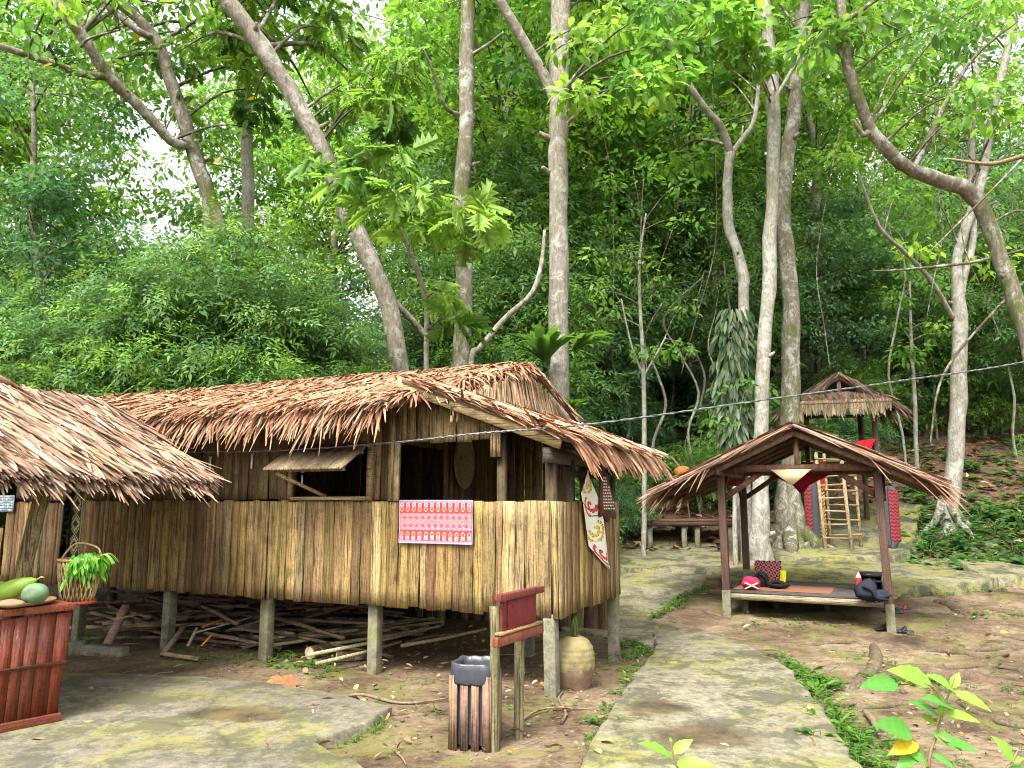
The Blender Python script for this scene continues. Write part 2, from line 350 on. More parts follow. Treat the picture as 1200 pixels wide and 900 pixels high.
# ------------------------------------------------------------------ paths first (the ground dips under them)
SLABS = [
 ('concrete_path', [(672, 915), (690, 888), (712, 850), (740, 800), (770, 766), (766, 748), (800, 742), (868, 757), (925, 790), (965, 838), (1010, 915)], .055),
 ('concrete_path', [(768, 765), (735, 753), (660, 741), (640, 722), (690, 706), (748, 700), (796, 702), (757, 731), (797, 741), (764, 747)], .05),
 ('concrete_path', [(690, 705), (735, 677), (826, 679), (822, 689), (797, 701), (748, 699)], .08),
 ('stone_slab', [(724, 657), (790, 652), (852, 654), (848, 672), (785, 675), (727, 673)], .11),
 ('stone_slab', [(846, 676), (900, 668), (985, 664), (1090, 671), (1172, 686), (1118, 696), (1046, 700), (930, 692), (848, 690)], .13),
 ('stone_slab', [(868, 660), (900, 640), (985, 634), (1062, 630), (1082, 641), (1052, 662), (960, 666)], .17),
 ('stone_slab', [(1124, 668), (1160, 666), (1215, 676), (1215, 690), (1150, 684)], .15),
 ('stone_slab', [(936, 632), (945, 604), (1008, 598), (1082, 600), (1074, 626), (1000, 632)], .16),
 ('stone_slab', [(715, 641), (780, 638), (838, 639), (842, 650), (780, 652), (722, 654)], .06),
 ('stone_slab', [(1128, 642), (1165, 640), (1182, 650), (1140, 655)], .10),
]
PAVE = ('concrete_pavement', [(-160, 930), (-160, 812), (60, 797), (130, 797), (230, 801), (330, 811), (400, 823), (458, 838), (425, 858), (366, 880), (420, 905), (450, 930)], .06)
def inside(x, y, poly):
    r = False; n = len(poly)
    for i in range(n):
        x0, y0 = poly[i][:2]; x1, y1 = poly[i - 1][:2]
        if (y0 > y) != (y1 > y) and x < (x1 - x0) * (y - y0) / (y1 - y0) + x0: r = not r
    return r
OUT = []
for nm, pl, th in SLABS + [PAVE]:
    OUT.append([GH(a, b) for a, b in pl])
# ------------------------------------------------------------------ ground
def axis(lo, hi, a, b, fine, grow):
    v = list(np.arange(a, b, fine)); s = fine; x = b
    while x < hi: v.append(x); s *= grow; x += s
    v.append(hi); s = fine; x = a
    while x > lo: s *= grow; x -= s; v.insert(0, max(x, lo))
    return v
xs = axis(-260, 260, -7.5, 10.5, .07, 1.17); ys = axis(-60, 420, 2.5, 17.5, .07, 1.15)
boxes = [(min(p.x for p in o), max(p.x for p in o), min(p.y for p in o), max(p.y for p in o)) for o in OUT]
GV = []; 
for y in ys:
    for x in xs:
        z = H(x, y)
        n = mnoise.noise(Vector((x * .55, y * .55, 0))) * .035 + mnoise.noise(Vector((x * 2.1, y * 2.1, 3))) * .018 + mnoise.noise(Vector((x * 6, y * 6, 7))) * .008
        n *= 1 + 2.2 * sstep(16, 26, y)
        rm = sstep(2.2, 3.6, x) * sstep(4.5, 6, y) * (1 - sstep(12.5, 14, y))
        if rm > 0:
            q = mnoise.noise(Vector((x * .45 + 3, y * 1.5, 5))) * 3.2 + mnoise.noise(Vector((x * 2.2, y * 3.4, 8))) * .5 + y * .9; fq = q - math.floor(q); n += rm * .042 * (sstep(0, .18, fq) - fq - .42)
        z += n
        for o, bb in zip(OUT, boxes):
            if bb[0] < x < bb[1] and bb[2] < y < bb[3] and inside(x, y, o): z = H(x, y) - .03; break
        GV.append((x, y, z))
nx = len(xs)
GF = [(j * nx + i, j * nx + i + 1, (j + 1) * nx + i + 1, (j + 1) * nx + i) for j in range(len(ys) - 1) for i in range(nx - 1)]
m, nt, b, _ = new_mat('forest_soil'); v, raw = coords(nt)
n0 = noise(nt, raw, .9, 7, .68, .3); c = ramp(nt, n0, [(.36, (.045, .03, .018)), (.46, (.105, .07, .042)), (.53, (.15, .108, .066)), (.62, (.21, .16, .10))])
ms, _ = coords(nt, (1, 1.8, 1)); c = mix(nt, 1, c, ramp(nt, noise(nt, ms, 11, 9, .82), [(.34, .42), (.5, 1), (.66, 1.5)]), 'MULTIPLY')
mo = noise(nt, raw, .75, 9, .8, .4); c = mix(nt, ramp(nt, mo, [(.51, 0), (.58, .75)]), c, (.125, .125, .032)); dk_ = noise(nt, raw, 2.8, 8, .82, .2); c = mix(nt, ramp(nt, dk_, [(.52, 0), (.60, .6)]), c, (.05, .033, .02))
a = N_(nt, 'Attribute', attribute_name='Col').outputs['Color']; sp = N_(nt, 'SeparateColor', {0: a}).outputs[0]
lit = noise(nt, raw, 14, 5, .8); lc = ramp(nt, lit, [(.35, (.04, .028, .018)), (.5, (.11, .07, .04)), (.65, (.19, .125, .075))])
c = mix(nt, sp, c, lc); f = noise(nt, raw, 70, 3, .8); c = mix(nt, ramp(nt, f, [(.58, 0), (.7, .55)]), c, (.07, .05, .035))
nt.links.new(c, b.inputs['Base Color']); b.inputs['Roughness'].default_value = .9; b.inputs['Specular IOR Level'].default_value = .2
bump(nt, b, mix(nt, .4, noise(nt, raw, 9, 6, .75), lit), .6, .04); M['soil'] = m
g = MB(); fc = np.array(GV)[np.array(GF)].mean(1)
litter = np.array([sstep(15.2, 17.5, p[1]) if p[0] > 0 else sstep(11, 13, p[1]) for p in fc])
# under the plank house: crumbled-leaf litter tone, also painting in the shade there
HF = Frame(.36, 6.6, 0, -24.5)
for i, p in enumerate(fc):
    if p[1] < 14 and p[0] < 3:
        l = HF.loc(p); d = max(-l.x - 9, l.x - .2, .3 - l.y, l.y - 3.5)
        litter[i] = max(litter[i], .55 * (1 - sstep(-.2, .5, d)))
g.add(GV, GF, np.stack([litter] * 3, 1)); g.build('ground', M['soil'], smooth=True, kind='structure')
# slabs
def slab(name, outl, th, mat, seed=0):
    # resample the outline and roughen it
    pts = []; n = len(outl)
    for i in range(n):
        p, q = outl[i], outl[(i + 1) % n]; k = max(2, int((q - p).length / .12))
        for j in range(k):
            r = p.lerp(q, j / k); e = .055 if k > 2 else .01
            pts.append(Vector((r.x + e * mnoise.noise(r * 4.3 + Vector((seed, 0, 0))), r.y + e * mnoise.noise(r * 4.3 + Vector((0, seed, 9))), 0)))
    cx = sum((p for p in pts), Vector()) / len(pts)
    mb = MB(); top = [Vector((p.x, p.y, H(p.x, p.y) + th)) for p in pts]; N = len(pts)
    inn = []
    for i, p in enumerate(top):
        t = (pts[(i + 1) % N] - pts[i - 1]).normalized(); nrm = Vector((-t.y, t.x, 0))
        if nrm.dot(Vector((0, 0, 0)) + (Vector((p.x, p.y, 0)) + nrm * .02) - Vector((p.x, p.y, 0))) < 0: nrm = -nrm
        inn.append(p)
    V = [(p.x, p.y, H(p.x, p.y) - .12) for p in pts] + [tuple(p - Vector((0, 0, .012))) for p in top]
    V += [tuple(p) for p in inn]
    # area sign decides inward
    ar = sum(pts[i].x * pts[(i + 1) % N].y - pts[(i + 1) % N].x * pts[i].y for i in range(N)); sg = 1 if ar > 0 else -1
    for i in range(N):
        t = (pts[(i + 1) % N] - pts[i - 1]).normalized(); nrm = Vector((-t.y, t.x, 0)) * sg
        q = Vector(V[2 * N + i]) + nrm * .02; V[2 * N + i] = (q.x, q.y, q.z)
    mb.add(V, [(i, (i + 1) % N, N + (i + 1) % N, N + i) for i in range(N)] + [(N + i, N + (i + 1) % N, 2 * N + (i + 1) % N, 2 * N + i) for i in range(N)])
    import mathutils
    tri = mathutils.geometry.tessellate_polygon([[Vector(V[2 * N + i]) for i in range(N)]])
    off = mb.n - 3 * N
    mb.b.append((np.zeros((0, 3)), np.array([[off + 2 * N + k for k in t] for t in tri]), np.ones((len(tri), 3))))
    o = mb.build(name, mat, kind='structure'); 
    bm_fix(o); return o
def bm_fix(o):
    import bmesh
    bm = bmesh.new(); bm.from_mesh(o.data); bmesh.ops.recalc_face_normals(bm, faces=bm.faces); bm.to_mesh(o.data); bm.free()
p1, p2 = G(822, 872), G(770, 838)
M['path'] = concrete('mossy_path', (.185, .165, .11), .8, [(p1.x, p1.y, .42, .3), (p2.x, p2.y, .3, .25)], .8)
q1 = G(268, 846); q2 = G(300, 850)
M['pave'] = concrete('worn_pavement', (.165, .148, .105), .7, [(q1.x, q1.y, .42, .24), (q2.x, q2.y, .3, .16)], .7)
M['slab'] = concrete('mossy_slab', (.17, .155, .09), .85, (), 1.0, .44)
for k, ((nm, pl, th), o) in enumerate(zip(SLABS + [PAVE], OUT)):
    slab(nm, o, th, M['path'] if nm == 'concrete_path' else M['pave'] if nm == 'concrete_pavement' else M['slab'], k)
# ------------------------------------------------------------------ roots snaking over the bare soil
ROOTS = [([(1024, 757), (1029, 772), (1022, 786), (1008, 796), (1000, 806)], 15, 'knobbly stub of root standing out of the bare soil before the shelter'),
 ([(1098, 706), (1115, 709), (1134, 719), (1150, 721)], 14, 'short thick root on the slope just right of the shelter post'),
 ([(1090, 762), (1120, 765), (1150, 770), (1180, 767)], 8, 'thin root crossing bare soil on the right below the short thick root'),
 ([(1100, 797), (1130, 795), (1160, 800), (1210, 806)], 17, 'long dark root at right edge above the leafy sapling'),
 ([(985, 826), (1020, 829), (1060, 824), (1105, 830)], 7, 'thin root in mossy soil behind the sapling stem'),
 ([(1120, 822), (1150, 838), (1185, 848), (1215, 853)], 8, 'slender root running right of the sapling leaves'),
 ([(1142, 714), (1170, 717), (1215, 725)], 11, 'root lying along the step at the far right edge'),
 ([(815, 712), (840, 722), (858, 726)], 7, 'thin root between the path edge and front shelter post'),
 ([(1060, 742), (1100, 748), (1150, 744), (1210, 752)], 6, 'thin dark root line on bare soil right of the front shelter post'),
 ([(1085, 728), (1130, 735), (1170, 731), (1215, 738)], 5, 'thin dark root line behind the sandals toward the right edge'),
 ([(1060, 778), (1110, 784), (1160, 780), (1212, 790)], 6, 'thin dark root line right of the knobbly stub'),
 ([(1150, 762), (1180, 758), (1215, 762)], 10, 'stout root at the right edge above the long dark one'),
 ([(1140, 820), (1175, 815), (1215, 822)], 6, 'thin dark root at the right edge beside the sapling top'),
 ([(905, 748), (940, 756), (985, 752), (1020, 757)], 5, 'thin dark root line between the path and knobbly stub'),
 ([(985, 800), (1010, 800), (1030, 808), (1060, 812)], 9, 'root curling away from the knobbly stub')]
M['root'] = bark('root_bark', (.10, .068, .043), .08, .3)
for pl, wpx, lab in ROOTS:
    mb = MB(); pts = []; rr = []
    for i, (a, b_) in enumerate(pl):
        p = GH(a, b_); r = wpx / 900 * p.length * .5; pts.append(p + Vector((random.uniform(-.02, .02), random.uniform(-.02, .02), -r * .12 + random.uniform(-.4, .3) * r))); rr.append(r * (1 if 0 < i < len(pl) - 1 else .5))
    pts = [pts[0] - Vector((0, 0, .05))] + pts + [pts[-1] - Vector((0, 0, .06))]; rr = [rr[0] * .6] + rr + [rr[-1] * .5]
    cp = crom(pts, 5); o = mb.tube(cp, lerpl(rr, len(cp)), 8, (1, 1, 1), wob=.15)
    tag(mb.build('tree_root', M['root'], smooth=True), lab, 'root', 'roots on the bare soil by the shelter')
# ================================================================== plank house on posts
# house frame: local x = -(distance along the front wall from the near corner), y = depth, z = height
TAN = [(0.308, 0.199, 0.068), (0.342, 0.226, 0.084), (0.245, 0.152, 0.060), (0.331, 0.231, 0.093), (0.217, 0.132, 0.060), (0.205, 0.105, 0.049), (0.285, 0.199, 0.064), (0.376, 0.262, 0.116), (0.171, 0.105, 0.048), (0.296, 0.183, 0.084), (0.262, 0.194, 0.097)]
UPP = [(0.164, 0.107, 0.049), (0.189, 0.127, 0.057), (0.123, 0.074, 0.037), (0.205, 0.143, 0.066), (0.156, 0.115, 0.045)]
DARK = [(.06, .045, .035), (.08, .055, .04)]
def planks(mb, x0, x1, z0, z1, y, pal, axis=0, w=(.06, .135), thick=.02, lean=0.0, z0f=None, z1f=None, out=-1, seed=1, rag=.0055):
    """row of upright boards along local axis 0 (x) or 1 (y); each board its own warped solid"""
    rnd = random.Random(seed); x = x0; sl = lean
    while x < x1 - .02:
        ww = min(rnd.uniform(*w), x1 - x); gap = rnd.uniform(.0008, .003) + (.006 if rnd.random() < .12 else 0); n = 7; V = []
        yo = y + rnd.uniform(-.003, .003); c0 = rnd.choice(pal); k = rnd.uniform(.62, 1.25)
        a, b_ = x + gap, x + ww - gap; mid = (a + b_) / 2
        zb = (z0f(mid) if z0f else z0) + rnd.uniform(-.015, .012); zt = (z1f(mid) if z1f else z1) + rnd.uniform(-.012, .006)
        ln = rnd.uniform(-.012, .012) + sl
        for i in range(n):
            t = i / (n - 1); z = zb + (zt - zb) * t; dx = ln * (1 - t)
            e0, e1 = rnd.uniform(-rag, rag), rnd.uniform(-rag, rag)
            for (u, d) in ((a + dx + e0, 0), (b_ + dx + e1, 0), (b_ + dx + e1, 1), (a + dx + e0, 1)):
                yy = yo - out * thick * (d) + rnd.uniform(-.0015, .0015)
                V.append((u, yy, z) if axis == 0 else (yy, u, z))
        Q = []
        for i in range(n - 1):
            for j in range(4):
                Q.append((i * 4 + j, i * 4 + (j + 1) % 4, i * 4 + 4 + (j + 1) % 4, i * 4 + 4 + j))
        Q += [(3, 2, 1, 0), (n * 4 - 4, n * 4 - 3, n * 4 - 2, n * 4 - 1)]
        c = np.array(c0) * k
        mb.add(V, Q, c); x += ww
ZB, ZT, Q_D = .63, 1.585, 3.0
house = fthing('plank_house', 'long weathered plank house on short posts with brown thatched roof and awning window', 'house', HF, None)
def hp(name, mb, mat, parent=house, **k): return mb.build(name, M[mat], parent, **k)
# lower front skirt of boards
mb = MB(); planks(mb, -5.86, .03, ZB, ZT, -.03, TAN, 0, seed=3); hp('front_wall', mb, 'plank')
mb = MB(); planks(mb, -7.2, -6.18, ZB - .02, ZT - .02, -.03, TAN, 0, seed=8); planks(mb, -9.6, -7.25, ZB + .05, 1.25, -.03, TAN, 0, seed=9); hp('front_wall', mb, 'plank')
mb = MB(); planks(mb, -.02, 1.72, ZB, ZT, .05, TAN, 1, out=1, seed=5); hp('side_wall', mb, 'plank')
# upper front boards, left of the window, right of it, over it
zroof = lambda x: 2.52
mb = MB(); planks(mb, -5.86, -2.78, ZT + .01, 2.52, .0, UPP, 0, (.1, .17), seed=11)
planks(mb, -1.9, -1.6, ZT + .01, 2.55, .0, UPP, 0, (.1, .17), seed=12); planks(mb, -2.78, -1.9, 2.11, 2.54, .0, UPP, 0, (.1, .16), seed=13)
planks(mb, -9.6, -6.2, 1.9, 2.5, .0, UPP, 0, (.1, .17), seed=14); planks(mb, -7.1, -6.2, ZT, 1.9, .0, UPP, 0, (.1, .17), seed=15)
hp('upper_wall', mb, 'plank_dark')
# fascia boards over the porch opening, below the sloping verge board
mb = MB(); planks(mb, -1.6, -.5, 2.12, 2.5, .0, UPP, 0, (.1, .15), z1f=lambda x: 2.06 - .369 * x, seed=16); hp('fascia', mb, 'plank_dark')
# inside end wall with the doorway (hall behind it is dark)
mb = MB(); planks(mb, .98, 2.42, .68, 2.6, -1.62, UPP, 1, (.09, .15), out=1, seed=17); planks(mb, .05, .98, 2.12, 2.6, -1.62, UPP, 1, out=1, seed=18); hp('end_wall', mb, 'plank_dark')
mb = MB(); planks(mb, -1.6, -.72, .68, 2.15, 2.42, [(.36, .26, .13), (.30, .22, .11), (.4, .3, .16)], 0, (.09, .16), z1f=lambda x: 2.35, seed=19); hp('porch_back_wall', mb, 'plank')
mb = MB(); planks(mb, -5.0, -.4, -.2, .62, 3.0, UPP, 0, (.14, .2), seed=24); hp('shade_skirt', mb, 'plank_dark')  # added boards closing the rear below the floor, to keep the underside dark
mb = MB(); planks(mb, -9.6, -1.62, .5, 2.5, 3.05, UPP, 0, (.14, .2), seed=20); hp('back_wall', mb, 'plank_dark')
mb = MB(); mb.box((-5.6, 1.55, .655), (8.0, 2.9, .05), (.10, .07, .05)); mb.box((-.79, .87, .656), (1.56, 1.66, .05), (.10, .07, .05)); hp('floor', mb, 'beam_x')
mb = MB(); mb.box((-9.62, 1.5, 1.5), (.03, 3, 1.9), (.12, .08, .05)); hp('end_wall', mb, 'plank_dark')
# sill rail under the upper boards + window frame, shutter and prop
for x0, x1, z0, z1 in ((-2.79, -1.9, ZT + .002, 2.10),):
    wf = MB(); wf.beam((x0, -.03, z0 + .02), (x1, -.03, z0 + .02), .06, .035, (.33, .24, .13)); wf.beam((x0 - .02, -.025, z0), (x0 - .02, -.025, z1), .05, .05, (.28, .2, .11)); wf.beam((x1 + .04, -.02, z0), (x1 + .04, -.02, z1 + .03), .05, .08, (.28, .2, .11))
    win = hp('window', wf, 'beam_x')
    sh = MB(); a = HF.hit(432, 525, 1, -.03); b_ = HF.hit(350, 527, 1, -.03); zt = 2.115
    dy, dz = -.42, -.25
    for i in range(6):
        u0, u1 = b_.x - .06 + (a.x - b_.x + .08) * i / 6, b_.x - .06 + (a.x - b_.x + .08) * (i + 1) / 6 - .006
        c = np.array(random.choice([(.27, .20, .12), (.23, .165, .10), (.30, .23, .14)])); th = Vector((0, 0, .022))
        sh.prism([Vector((u0, -.04, zt)), Vector((u1, -.04, zt)), Vector((u1, -.04 + dy, zt + dz)), Vector((u0, -.04 + dy, zt + dz))], th, c)
    for yy, zz in ((-.12, zt - .075), (-.40, zt - .245)):
        sh.beam((b_.x - .04, yy, zz), (a.x, yy, zz), .04, .03, (.3, .24, .15))
    hp('shutter', sh, 'plank', win)
    pr = MB(); pr.beam((-2.38, -.03, ZT + .04), (-2.68, -.40, zt + dz - .02), .045, .03, (.42, .30, .14)); hp('prop_stick', pr, 'beam_x', win)
# small framed gap at the far left
# porch timbers
mb = MB()
mb.beam((-.03, .02, .68), (-.03, .02, 2.0), .085, .085, (.05, .033, .021)); hp('porch_post', mb, 'beam_z')
mb = MB(); mb.beam((-.52, .07, .68), (-.52, .07, 2.2), .075, .075, (.05, .033, .021)); hp('porch_post', mb, 'beam_z')
for yq in (.42, .85, 1.66):
    mb = MB(); mb.beam((-.02, yq, .68), (-.02, yq, 1.95), .08, .08, (.048, .032, .02)); hp('porch_post', mb, 'beam_z')
mb = MB(); mb.beam((-.02, -.12, 1.97), (-.02, 2.5, 1.97), .07, .13, (.09, .07, .06)); hp('porch_beam', mb, 'beam_x')
mb = MB(); mb.beam((-.02, .4, 1.83), (-.02, 1.66, 1.83), .05, .06, (.06, .05, .045)); hp('porch_rail', mb, 'beam_x')
mb = MB(); mb.beam((-1.62, -.02, ZT), (-1.62, -.02, 2.5), .06, .06, (.3, .22, .12)); hp('door_jamb', mb, 'beam_z')
mb = MB(); mb.beam((-1.56, -.03, ZT), (-1.56, -.03, 2.13), .05, .035, (.46, .36, .2)); hp('door_jamb', mb, 'beam_z')
mb = MB(); mb.beam((-.55, .0, 1.97), (-.55, .0, 2.24), .09, .05, (.36, .26, .12)); hp('bracket', mb, 'beam_z')
# little lamp fitting and bare bulb under the eave
mb = MB(); vb = lambda x: 2.087 - .369 * x
mb.beam((-1.52, -.13, vb(-1.52) + .03), (.12, -.13, vb(.12) + .03), .035, .12, (.44, .33, .17)); hp('verge_board', mb, 'beam_x')
mb = MB(); mb.beam((-1.5, 2.55, vb(-1.5)), (.12, 2.55, vb(.12)), .035, .11, (.3, .22, .12)); hp('verge_board', mb, 'beam_x')
mb = MB(); mb.beam((-1.55, -.06, 2.46), (-1.55, -.06, 2.62), .06, .07, (.22, .16, .1)); hp('bracket', mb, 'beam_z')
for yq in (.5, 1.1, 1.7, 2.2):
    mb = MB(); mb.beam((-1.4, yq, vb(-1.4) - .03), (.2, yq, vb(.2) - .03), .05, .06, (.12, .085, .06)); hp('rafter', mb, 'beam_x')
# posts under the floor
for px, yq in ((-.055, .03), (-1.85, .1), (-3.15, .1), (-4.5, .1), (-5.9, .1), (-7.3, .1), (-.9, 1.5), (-2.6, 2.6), (-4.4, 2.6), (-6.2, 2.6)):
    mb = MB(); p = HF.w(px, yq); mb.beam((px + random.uniform(-.02, .02), yq, H(p.x, p.y) - .2), (px, yq, ZB + .02), .105, .105, (1, 1, 1)); hp('post', mb, 'concrete_post', bevel=.008)
mb = MB(); mb.beam((.0, 1.62, -.2), (.0, 1.62, ZB + .02), .105, .105); hp('post', mb, 'concrete_post', bevel=.008)
# ---- roof
THB = [(0.370, 0.231, 0.147), (0.269, 0.179, 0.118), (0.296, 0.134, 0.067), (0.343, 0.156, 0.074), (0.248, 0.107, 0.052), (0.381, 0.196, 0.104), (0.181, 0.080, 0.042), (0.409, 0.242, 0.133)]
ZR = 3.03; zf = lambda q: 2.46 + .30 * (q + .4)          # front slope of the main roof
def thatch_plane(mb, A, U, D, lu, ld, n, Nv, L=(.45, .75), W=(.018, .032), pal=THB, lift=.03, jit=.22, droop=(.0, .05), ragged=.0, under=.02, clip=None):
    """strands over a rectangle A + u*U*lu + d*D*ld, pointing down D"""
    A, U, D, Nv = [np.array(x, float) for x in (A, U, D, Nv)]
    u = RNG.uniform(0, 1, n); d = RNG.uniform(-.02, 1, n) ** 1.0
    if clip is not None:
        k = clip(u * lu, d * ld); u, d = u[k], d[k]; n = len(u)
    Pn = A + u[:, None] * U * lu + d[:, None] * D * ld + Nv * RNG.uniform(under, lift + .02, n)[:, None]
    Dn = D + U * RNG.normal(0, jit, n)[:, None] + Nv * RNG.uniform(-.02, .07, n)[:, None]
    Ln = RNG.uniform(*L, n); Ln = np.minimum(Ln, (1 - d) * ld + .22 + ragged * RNG.random(n))
    add_strips(mb, Pn, Dn, Nv + U * RNG.normal(0, .5, n)[:, None], np.maximum(Ln, .12), RNG.uniform(*W, n), RNG.uniform(*droop, n) * Ln, pick(pal, n, .8, 1.22))
def sheet(mb, pts, th=.05, C=(.17, .095, .05)):
    mb.prism(pts, (0, 0, -th), C)
def fringe(mb, A, B, n, D, L=(.2, .42), W=(.016, .03), pal=THB, droop=(.2, .6), jit=.35, Nv=(0, -.4, 1)):
    A, B, D = np.array(A, float), np.array(B, float), np.array(D, float); U = norm(B - A); u = RNG.uniform(0, 1, n)
    Pn = A + (B - A) * u[:, None] + np.array([0, 0, 1.]) * RNG.uniform(-.03, .03, n)[:, None]
    bunch = np.sin(u * np.linalg.norm(B - A) * 9 + 1.3) * .5 + np.sin(u * np.linalg.norm(B - A) * 23) * .5
    Dn = D + U * (RNG.normal(0, jit, n) + .25 * bunch)[:, None]; Ln = RNG.uniform(*L, n) * (1 + .35 * bunch)
    add_strips(mb, Pn, Dn, np.array(Nv, float) + RNG.normal(0, .35, (n, 3)), Ln, RNG.uniform(*W, n), RNG.uniform(*droop, n) * Ln, pick(pal, n, .7, 1.3))
xe, xl = -1.36, -9.9
mb = MB(); sl = math.atan(.3)
peakx = -.88; fd = np.array((0, -math.cos(sl), -math.sin(sl))); fn = np.array((0, -math.sin(sl), math.cos(sl))); ld = 1.9 / math.cos(sl)
sheet(mb, [(xl, -.4, zf(-.4)), (xe, -.4, zf(-.4)), (peakx, 1.5, zf(1.5)), (xl, 1.5, zf(1.5))])
sheet(mb, [(xl, 1.5, zf(1.5) - .004), (peakx, 1.5, zf(1.5) - .004), (xe, 3.4, zf(-.4)), (xl, 3.4, zf(-.4))])
lu = peakx - xl
edge = lambda u, d: u < (lu - (d / ld) * (peakx - xe) + RNG.normal(0, .03, len(u)))
thatch_plane(mb, (xl, 1.5, zf(1.5) + .01), (1, 0, 0), fd, lu, ld, 13000, fn, L=(.22, .55), W=(.008, .030), jit=.5, lift=.035, droop=(.05, .3), clip=edge)
thatch_plane(mb, (xl, 1.5, zf(1.5) + .01), (1, 0, 0), fd * np.array((1, -1, 1)), lu, ld, 1500, fn * np.array((1, -1, 1)), clip=edge)
fringe(mb, (xl, -.38, zf(-.38) + .0), (xe - .08, -.38, zf(-.38)), 1900, (-.02, -.75, -.45), L=(.16, .34), droop=(.25, .8))
fringe(mb, (xl, 1.42, ZR + .03), (peakx, 1.42, ZR + .04), 1400, (.2, -1, -.1), L=(.15, .4), droop=(.1, .4), jit=.7)
fringe(mb, (xe - .06, .05, zf(.05) + .02), (peakx, 1.5, ZR + .02), 260, (.9, -.3, -.2), L=(.1, .22), droop=(.2, .6), jit=.6)
hp('roof', mb, 'thatch')
# flat loose pieces of leaf lying on the roof (part of its cover)
mb = MB(); n = 500; u = RNG.uniform(0, 1, n); d = RNG.uniform(0, .95, n)
Pn = np.array((xl, 1.5, zf(1.5) + .055)) + u[:, None] * np.array((lu - .4, 0, 0)) + d[:, None] * fd * ld
add_leaves(mb, Pn, RNG.normal(0, 1, (n, 3)) * np.array((1, 1, .12)) + fd * .4, np.tile(fn, (n, 1)) + RNG.normal(0, .25, (n, 3)), RNG.uniform(.06, .17, n), RNG.uniform(.03, .07, n), pick([(.50, .30, .17), (.56, .40, .26), (.42, .2, .1), (.5, .34, .1), (.62, .46, .3)], n), 'leaf')
o = hp('roof_litter', mb, 'dry'); o['kind'] = 'stuff'
# gable thatch hanging from the peak down to the porch roof
mb = MB(); xg = -.95; n = 900; zpor = lambda x: 2.087 - .369 * x
t = RNG.uniform(0, 1, n); q = -.15 + 3.3 * t; ztop = np.interp(q, [-.15, 1.5, 3.15], [2.5, 3.0, 2.5])
Pn = np.stack([np.full(n, xg + .02) + RNG.uniform(0, .05, n), q, ztop - RNG.random(n) ** 2 * .18], 1); dq = (q - 1.5) * .28
Dn = np.stack([RNG.uniform(.05, .25, n), dq + RNG.normal(0, .10, n), -np.ones(n)], 1)
Lg = np.maximum(Pn[:, 2] - zpor(xg) + RNG.uniform(-.1, .06, n), .08)
add_strips(mb, Pn, Dn, np.tile((1., 0, .2), (n, 1)) + RNG.normal(0, .3, (n, 3)), Lg, RNG.uniform(.014, .026, n), 0 * Lg, pick([(.50, .36, .22), (.58, .44, .28), (.42, .28, .17), (.5, .36, .16), (.33, .2, .12)], n))
mb.poly([(xg, -.3, 2.44), (xg, 3.2, 2.44), (xg, 1.5, 3.0)], (.10, .06, .035)); hp('gable_thatch', mb, 'thatch')
mb = MB()
for sgn, qe in ((-1, -.38), (1, 3.38)):
    a = Vector((-.86, 1.5, ZR + .035)); b_ = Vector((-.80, qe if sgn > 0 else -.2, 2.42 if sgn > 0 else 2.55))
    if sgn > 0: mb.beam(a, b_, .05, .07, (.15, .09, .055))
fringe(mb, (-.87, 1.5, ZR + .05), (-.82, 3.3, 2.44), 260, (.5, .5, -.3), L=(.08, .2), pal=[(.2, .12, .08), (.3, .18, .1)], droop=(.3, .8))
hp('gable_verge', mb, 'thatch')
# porch roof (lean-to against the gable)
mb = MB(); ps = math.atan(.369); pd = np.array((math.cos(ps), 0, -math.sin(ps))); pn = np.array((math.sin(ps), 0, math.cos(ps))); x0, x1 = -1.45, .20
sheet(mb, [(x0, -.16, zpor(x0) + .09), (x1, -.16, zpor(x1) + .09), (x1, 2.62, zpor(x1) + .09), (x0, 2.62, zpor(x0) + .09)], .04)
thatch_plane(mb, (x0, -.13, zpor(x0) + .10), (0, 1, 0), pd, 2.75, (x1 - x0) / math.cos(ps), 2400, pn, L=(.2, .36), jit=.4, lift=.05, droop=(.02, .2), pal=THB + [(.55, .40, .28), (.42, .26, .17)])
fringe(mb, (x1, -.16, zpor(x1) + .09), (x1, 2.68, zpor(x1) + .09), 800, (.75, .1, -.5), L=(.1, .24), droop=(.3, .8), jit=.4, pal=THB + [(.26, .16, .1)])
fringe(mb, (x0, -.17, zpor(x0) + .11), (x1, -.17, zpor(x1) + .11), 150, (.9, -.12, -.25), L=(.1, .25), droop=(.05, .25), jit=.5)
hp('porch_roof', mb, 'thatch')
mb = MB(); mb.poly([(0, 0, 0)] * 3) if 0 else None
# curled big dry leaf laid over the porch roof at the gable foot
mb = MB()
for (a, b_, c, L, Wd) in ((.35, -.95, 2.55, .62, .26), (.75, -.62, 2.43, .55, .22), (1.2, -.5, 2.39, .5, .2)):
    add_leaves(mb, np.array([(b_, a, c)]), np.array([(.85, .35, -.3)]), np.array([(.35, -.3, .9)]), np.array([L]), np.array([Wd]), np.array([(.36, .20, .09)]), 'leaf')
hp('leaf_patch', mb, 'dry')
